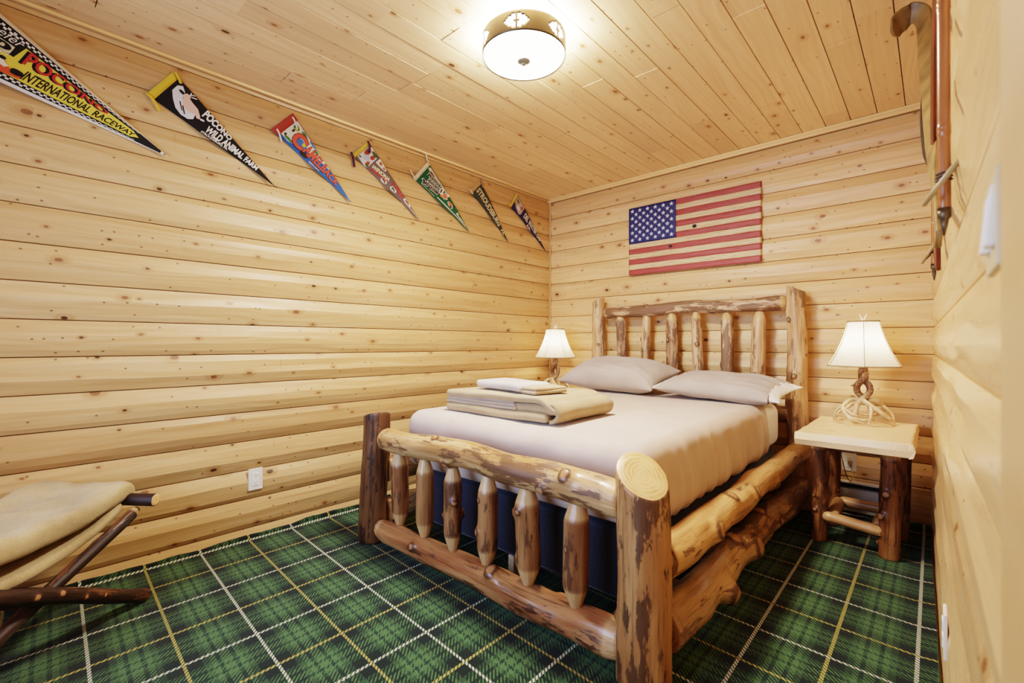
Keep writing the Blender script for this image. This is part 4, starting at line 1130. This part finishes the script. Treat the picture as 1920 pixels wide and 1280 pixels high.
# ------------------------------------------------------------------ old skis and poles on the right wall
SKI1 = plain('ski_weathered_wood', '#8e7347', .45, .25, 18.); SKI2 = plain('ski_red_varnish', '#5e2512', .3, .25, 18.)
M['leather'] = plain('old_leather', '#35291e', .6, .2, 60.); M['steel'] = plain('dull_steel', '#6b5d48', .4, .1, 60., Metallic=.7)
def ribbon(pts, wid, thk, tw, parent, name, mat, w1=None):
    P = bez(pts, 10); mb = MB(); rows = []; n = len(P)
    for i, q in enumerate(P):
        t = (P[min(i+1, n-1)] - P[max(i-1, 0)]).normalized()
        sd = V((0, .72, -.69)) if P[-1].y > P[0].y else V((0, .72, .69)); sd = (sd - t * sd.dot(t)).normalized(); nr = t.cross(sd)
        if nr.x > 0: nr = -nr
        a = tw if not callable(tw) else tw(i / (n - 1)); s2 = sd * cos(a) + nr * sin(a); n2 = nr * cos(a) - sd * sin(a)
        f = i / (n - 1); w = (wid(f) if callable(wid) else wid) / 2; h = thk / 2
        rows.append([q + s2 * w * x + n2 * h * y for x, y in ((-1, -.6), (-1, .6), (-.85, 1), (.85, 1), (1, .6), (1, -.6), (.85, -1), (-.85, -1))])
    ids = mb.grid(rows, True, 0, False); mb.face(ids[0][::-1]); mb.face(ids[-1])
    return mb.build(name, mat, parent)
def ski(label, pts, mat, wid, tw, bind=None):
    R = thing('wooden_ski', pts[0], label, 'ski', 'old skis on the right wall')
    ribbon(pts, wid, .011, tw, R, 'ski_body', mat)
    if bind:
        ribbon(bind, .034, .005, .10, R, 'binding_plate', M['leather'])
    return R
ski('weathered tan wooden ski with an upturned rounded tip, on the right wall', [(.0080, 1.31, 1.258), (.0040, 1.45, 1.385), (.0000, 1.62, 1.52), (-.002, 1.82, 1.69), (-.007, 1.98, 1.85), (-.018, 2.14, 2.03), (-.022, 2.25, 2.18), (-.030, 2.29, 2.255), (-.060, 2.30, 2.285), (-.096, 2.30, 2.262), (-.112, 2.30, 2.225)], SKI1,
    lambda f: .045 + .017 * sm(0, .3, f) if f < .72 else .062 + .03 * sm(.72, .92, f) if f < .95 else .092 * sqrt(max(.04, 1 - ((f - .95) / .052) ** 2)), lambda f: .05 + .62 * sm(.1, .35, f) * (1 - sm(.7, .9, f)), [(-.012, 1.88, 1.595), (-.022, 1.93, 1.65), (-.0285, 2.0, 1.77), (-.0285, 2.08, 1.86)])
ski('dark red-brown wooden ski behind the bamboo poles on the right wall', [(.008, 1.90, 1.275), (.006, 1.78, 1.42), (.002, 1.66, 1.58), (.004, 1.52, 1.76), (.010, 1.38, 1.94), (.013, 1.31, 2.10), (.008, 1.27, 2.22), (-.01, 1.25, 2.30), (-.04, 1.24, 2.33)], SKI2, .05, .12)
M['bamboo'] = None
def bamboo():
    g = G('bamboo_pole'); x, y, z = g.sep(g.obj()); n = g.noise(g.comb(g.m('MULTIPLY', x, 60.), g.m('MULTIPLY', y, 60.), g.m('MULTIPLY', z, 3.)), 1., 3)
    col = g.mix(g.mr(n, .35, .65), lin('#b0784a'), lin('#8f5a35'))
    return g.bsdf(col, .22, None, Coat_Weight=.4, Coat_Roughness=.15)
M['bamboo'] = bamboo()
def ski_pole(x, y, zt, zb, ztip, label, ring_r, ring_c, e2):
    R = thing('ski_pole', (x, y, ztip), label, 'ski pole', 'bamboo ski poles on the right wall')
    mb = MB(); r = .0098; P, Q = [], []; z = zt
    nodes = [zb + .16 + k * .235 for k in range(6)]
    zz = zt
    while zz > zb:
        d = min(abs(zz - q) for q in nodes); P.append((x + .002 * nz(zz * 3, y), y, zz)); Q.append(r * (1 + .10 * (1 - sm(.004, .012, d)) - .10 * (1 - sm(0., .003, d)))); zz -= .003
    mb.tube(P, Q, 14); mb.build('shaft', M['bamboo'], R)
    mb = MB(); mb.tube([(x, y, zb + .012), (x, y, zb - .006), (x, y, zb - .01), (x, y, ztip + .02), (x, y, ztip)], [.0105, .0105, .007, .0055, .0015], 12); mb.build('ferrule_tip', M['steel'], R)
    mb = MB(); mb.tube([(x, y, zt - .12), (x, y, zt - .10), (x, y, zt)], [.0112, .0125, .0125], 12)
    mb.tube(bez([(x - .01, y - .01, zt - .015), (x - .022, y - .01, zt - .002), (x - .038, y - .012, zt - .03), (x - .02, y - .012, zt - .12), (x - .008, y - .01, zt - .10)], 6), .0035, 6)
    mb.build('grip_strap', M['leather'], R)
    c = V(ring_c); los = (c - V((0, 0, H))).normalized(); e2 = V(e2); e2 = (e2 - los * e2.dot(los)).normalized()
    mb = MB(); mb.tube([c + (los * cos(a) + e2 * sin(a)) * ring_r for a in [2 * pi * k / 40 for k in range(41)]], .0048, 8, cap=False); b = mb.build('basket_ring', plain('basket_cane', '#a48d62', .45), R)
    mb = MB()
    for a in (.4, 2.0, 3.5, 5.1): mb.tube([V((x, y, c.z)), c + (los * cos(a) + e2 * sin(a)) * ring_r], .0028, 6)
    for q in (-.006, 0, .006): mb.lathe([(.0105, q - .002), (.0135, q), (.0105, q + .002)], (x, y, c.z), 12)
    mb.build('basket_lashing', M['leather'], b)
ski_pole(.0150, 1.20, 2.32, 1.285, 1.245, 'nearer bamboo ski pole with a cane ring basket, hanging upright on the right wall', .054, (.0175, 1.20, 1.356), (.50, 0, .74))
ski_pole(.0015, 2.40, 2.215, 1.335, 1.283, 'farther bamboo ski pole with a cane ring basket, hanging upright on the right wall', .046, (-.012, 2.40, 1.395), (.40, 0, .80))

# switch plate and coat hook next to the door casing
SW = thing('light_switch', (.041, .600, 1.147), 'cream double light switch plate on the right wall beside the door casing', 'light switch')
mb = MB(); mb.box((.0412, .600, 1.147), (.0030, .052, .042), bev=.002); pl_ = mb.build('switch_plate', plain('cream_plastic', '#cdbd94', .4, .03), SW)
for q in (-.022, .022):
    mb = MB(); mb.box((.0372, .600 + q, 1.150), (.0030, .010, .026), 0, Matrix.Rotation(.08, 3, 'Y'), .001); mb.build('rocker', M['ivory2'], pl_)
HK = thing('coat_hook', (.036, .84, 1.56), 'dark bronze coat hook high on the right wall near the door casing', 'hook')
mb = MB(); mb.box((.036, .84, 1.575), (.005, .016, .045), bev=.003); mb.build('backplate', M['leather'], HK)
mb = MB(); b = bez([(.032, .84, 1.575), (.018, .84, 1.532), (.006, .84, 1.519), (-.004, .84, 1.530), (-.008, .84, 1.552)], 8); mb.tube(b, taper(len(b), .008, .0095), 12)
mb.lathe([(0, -.010), (.010, -.006), (.012, .004), (.006, .010), (0, .011)], (-.008, .84, 1.555), 14); mb.build('prong', plain('hook_bronze', '#3a2210', .35, .2, 60., Metallic=.4), HK)

# ------------------------------------------------------------------ light and camera
def light(kind, name, loc, energy, col, **kw):
    d = bpy.data.lights.new(name, kind); d.energy = energy; d.color = col
    for k, v in kw.items(): setattr(d, k, v)
    o = bpy.data.objects.new(name, d); COL.objects.link(o); o.location = loc; return o
WARM = (1.0, .88, .72)
light('POINT', 'lamp_light', V(LR) + V((0, 0, .42)), 15, WARM, shadow_soft_size=.03)
light('POINT', 'lamp_light', V(LL) + V((0, 0, .42)), 15, WARM, shadow_soft_size=.03)
# bulbs of the ceiling fitting: one washes the ceiling through the open top of the band, one shines down
for q in range(4):
    a = q * pi / 2 + .5
    light('POINT', 'ceiling_light_bulb', LC + V((.150 * cos(a), .150 * sin(a), -.026)), 36., (1., .94, .85), shadow_soft_size=.012)
o = light('AREA', 'ceiling_light_glow', LC + V((0, 0, -.150)), 50., (1., .94, .85), shape='DISK', size=.34)
# added cool fill before the solid front wall, standing in for unseen daylight
o = light('AREA', 'daylight_fill', (-1.40, YF + .08, 1.25), 36., (.44, .62, 1.0), specular_factor=.5, shape='RECTANGLE', size=1.5, size_y=1.3, spread=2.3); o.rotation_euler = (pi / 2, 0, 0)

w = bpy.data.worlds.new('World'); SC.world = w; w.use_nodes = True
w.node_tree.nodes['Background'].inputs[0].default_value = (.85, .9, 1, 1); w.node_tree.nodes['Background'].inputs[1].default_value = .3

cam = bpy.data.cameras.new('Camera'); co = bpy.data.objects.new('Camera', cam); COL.objects.link(co)
YAW, PIT, ROL, FPX = .73792, .00399, .00136, 869.83
def cdir(x, y):
    c, s = cos(PIT), sin(PIT); fw = c - y * s; up = s + y * c
    cy, sy = cos(YAW), sin(YAW); return V((x * cy - fw * sy, x * sy + fw * cy, up))
f0 = cdir(0, 0); c, s = cos(ROL), sin(ROL)
rv = (cdir(c, s) - f0).normalized(); uv = (cdir(-s, c) - f0).normalized()
co.matrix_world = Matrix(((rv.x, uv.x, -f0.x, 0), (rv.y, uv.y, -f0.y, 0), (rv.z, uv.z, -f0.z, H), (0, 0, 0, 1)))
cam.sensor_width = 36; cam.lens = FPX / 1920 * 36; cam.clip_start = .01
cam.dof.use_dof = True; cam.dof.focus_distance = 2.4; cam.dof.aperture_fstop = cam.lens / 5.0
SC.camera = co
SC.view_settings.view_transform = 'Filmic'; SC.view_settings.look = 'High Contrast'
SC.view_settings.exposure = 0.14; SC.view_settings.gamma = 1.0
SC.cycles.use_denoising = True
SC.cycles.max_bounces = 10; SC.cycles.diffuse_bounces = 6; SC.cycles.transmission_bounces = 6; SC.cycles.sample_clamp_indirect = 6
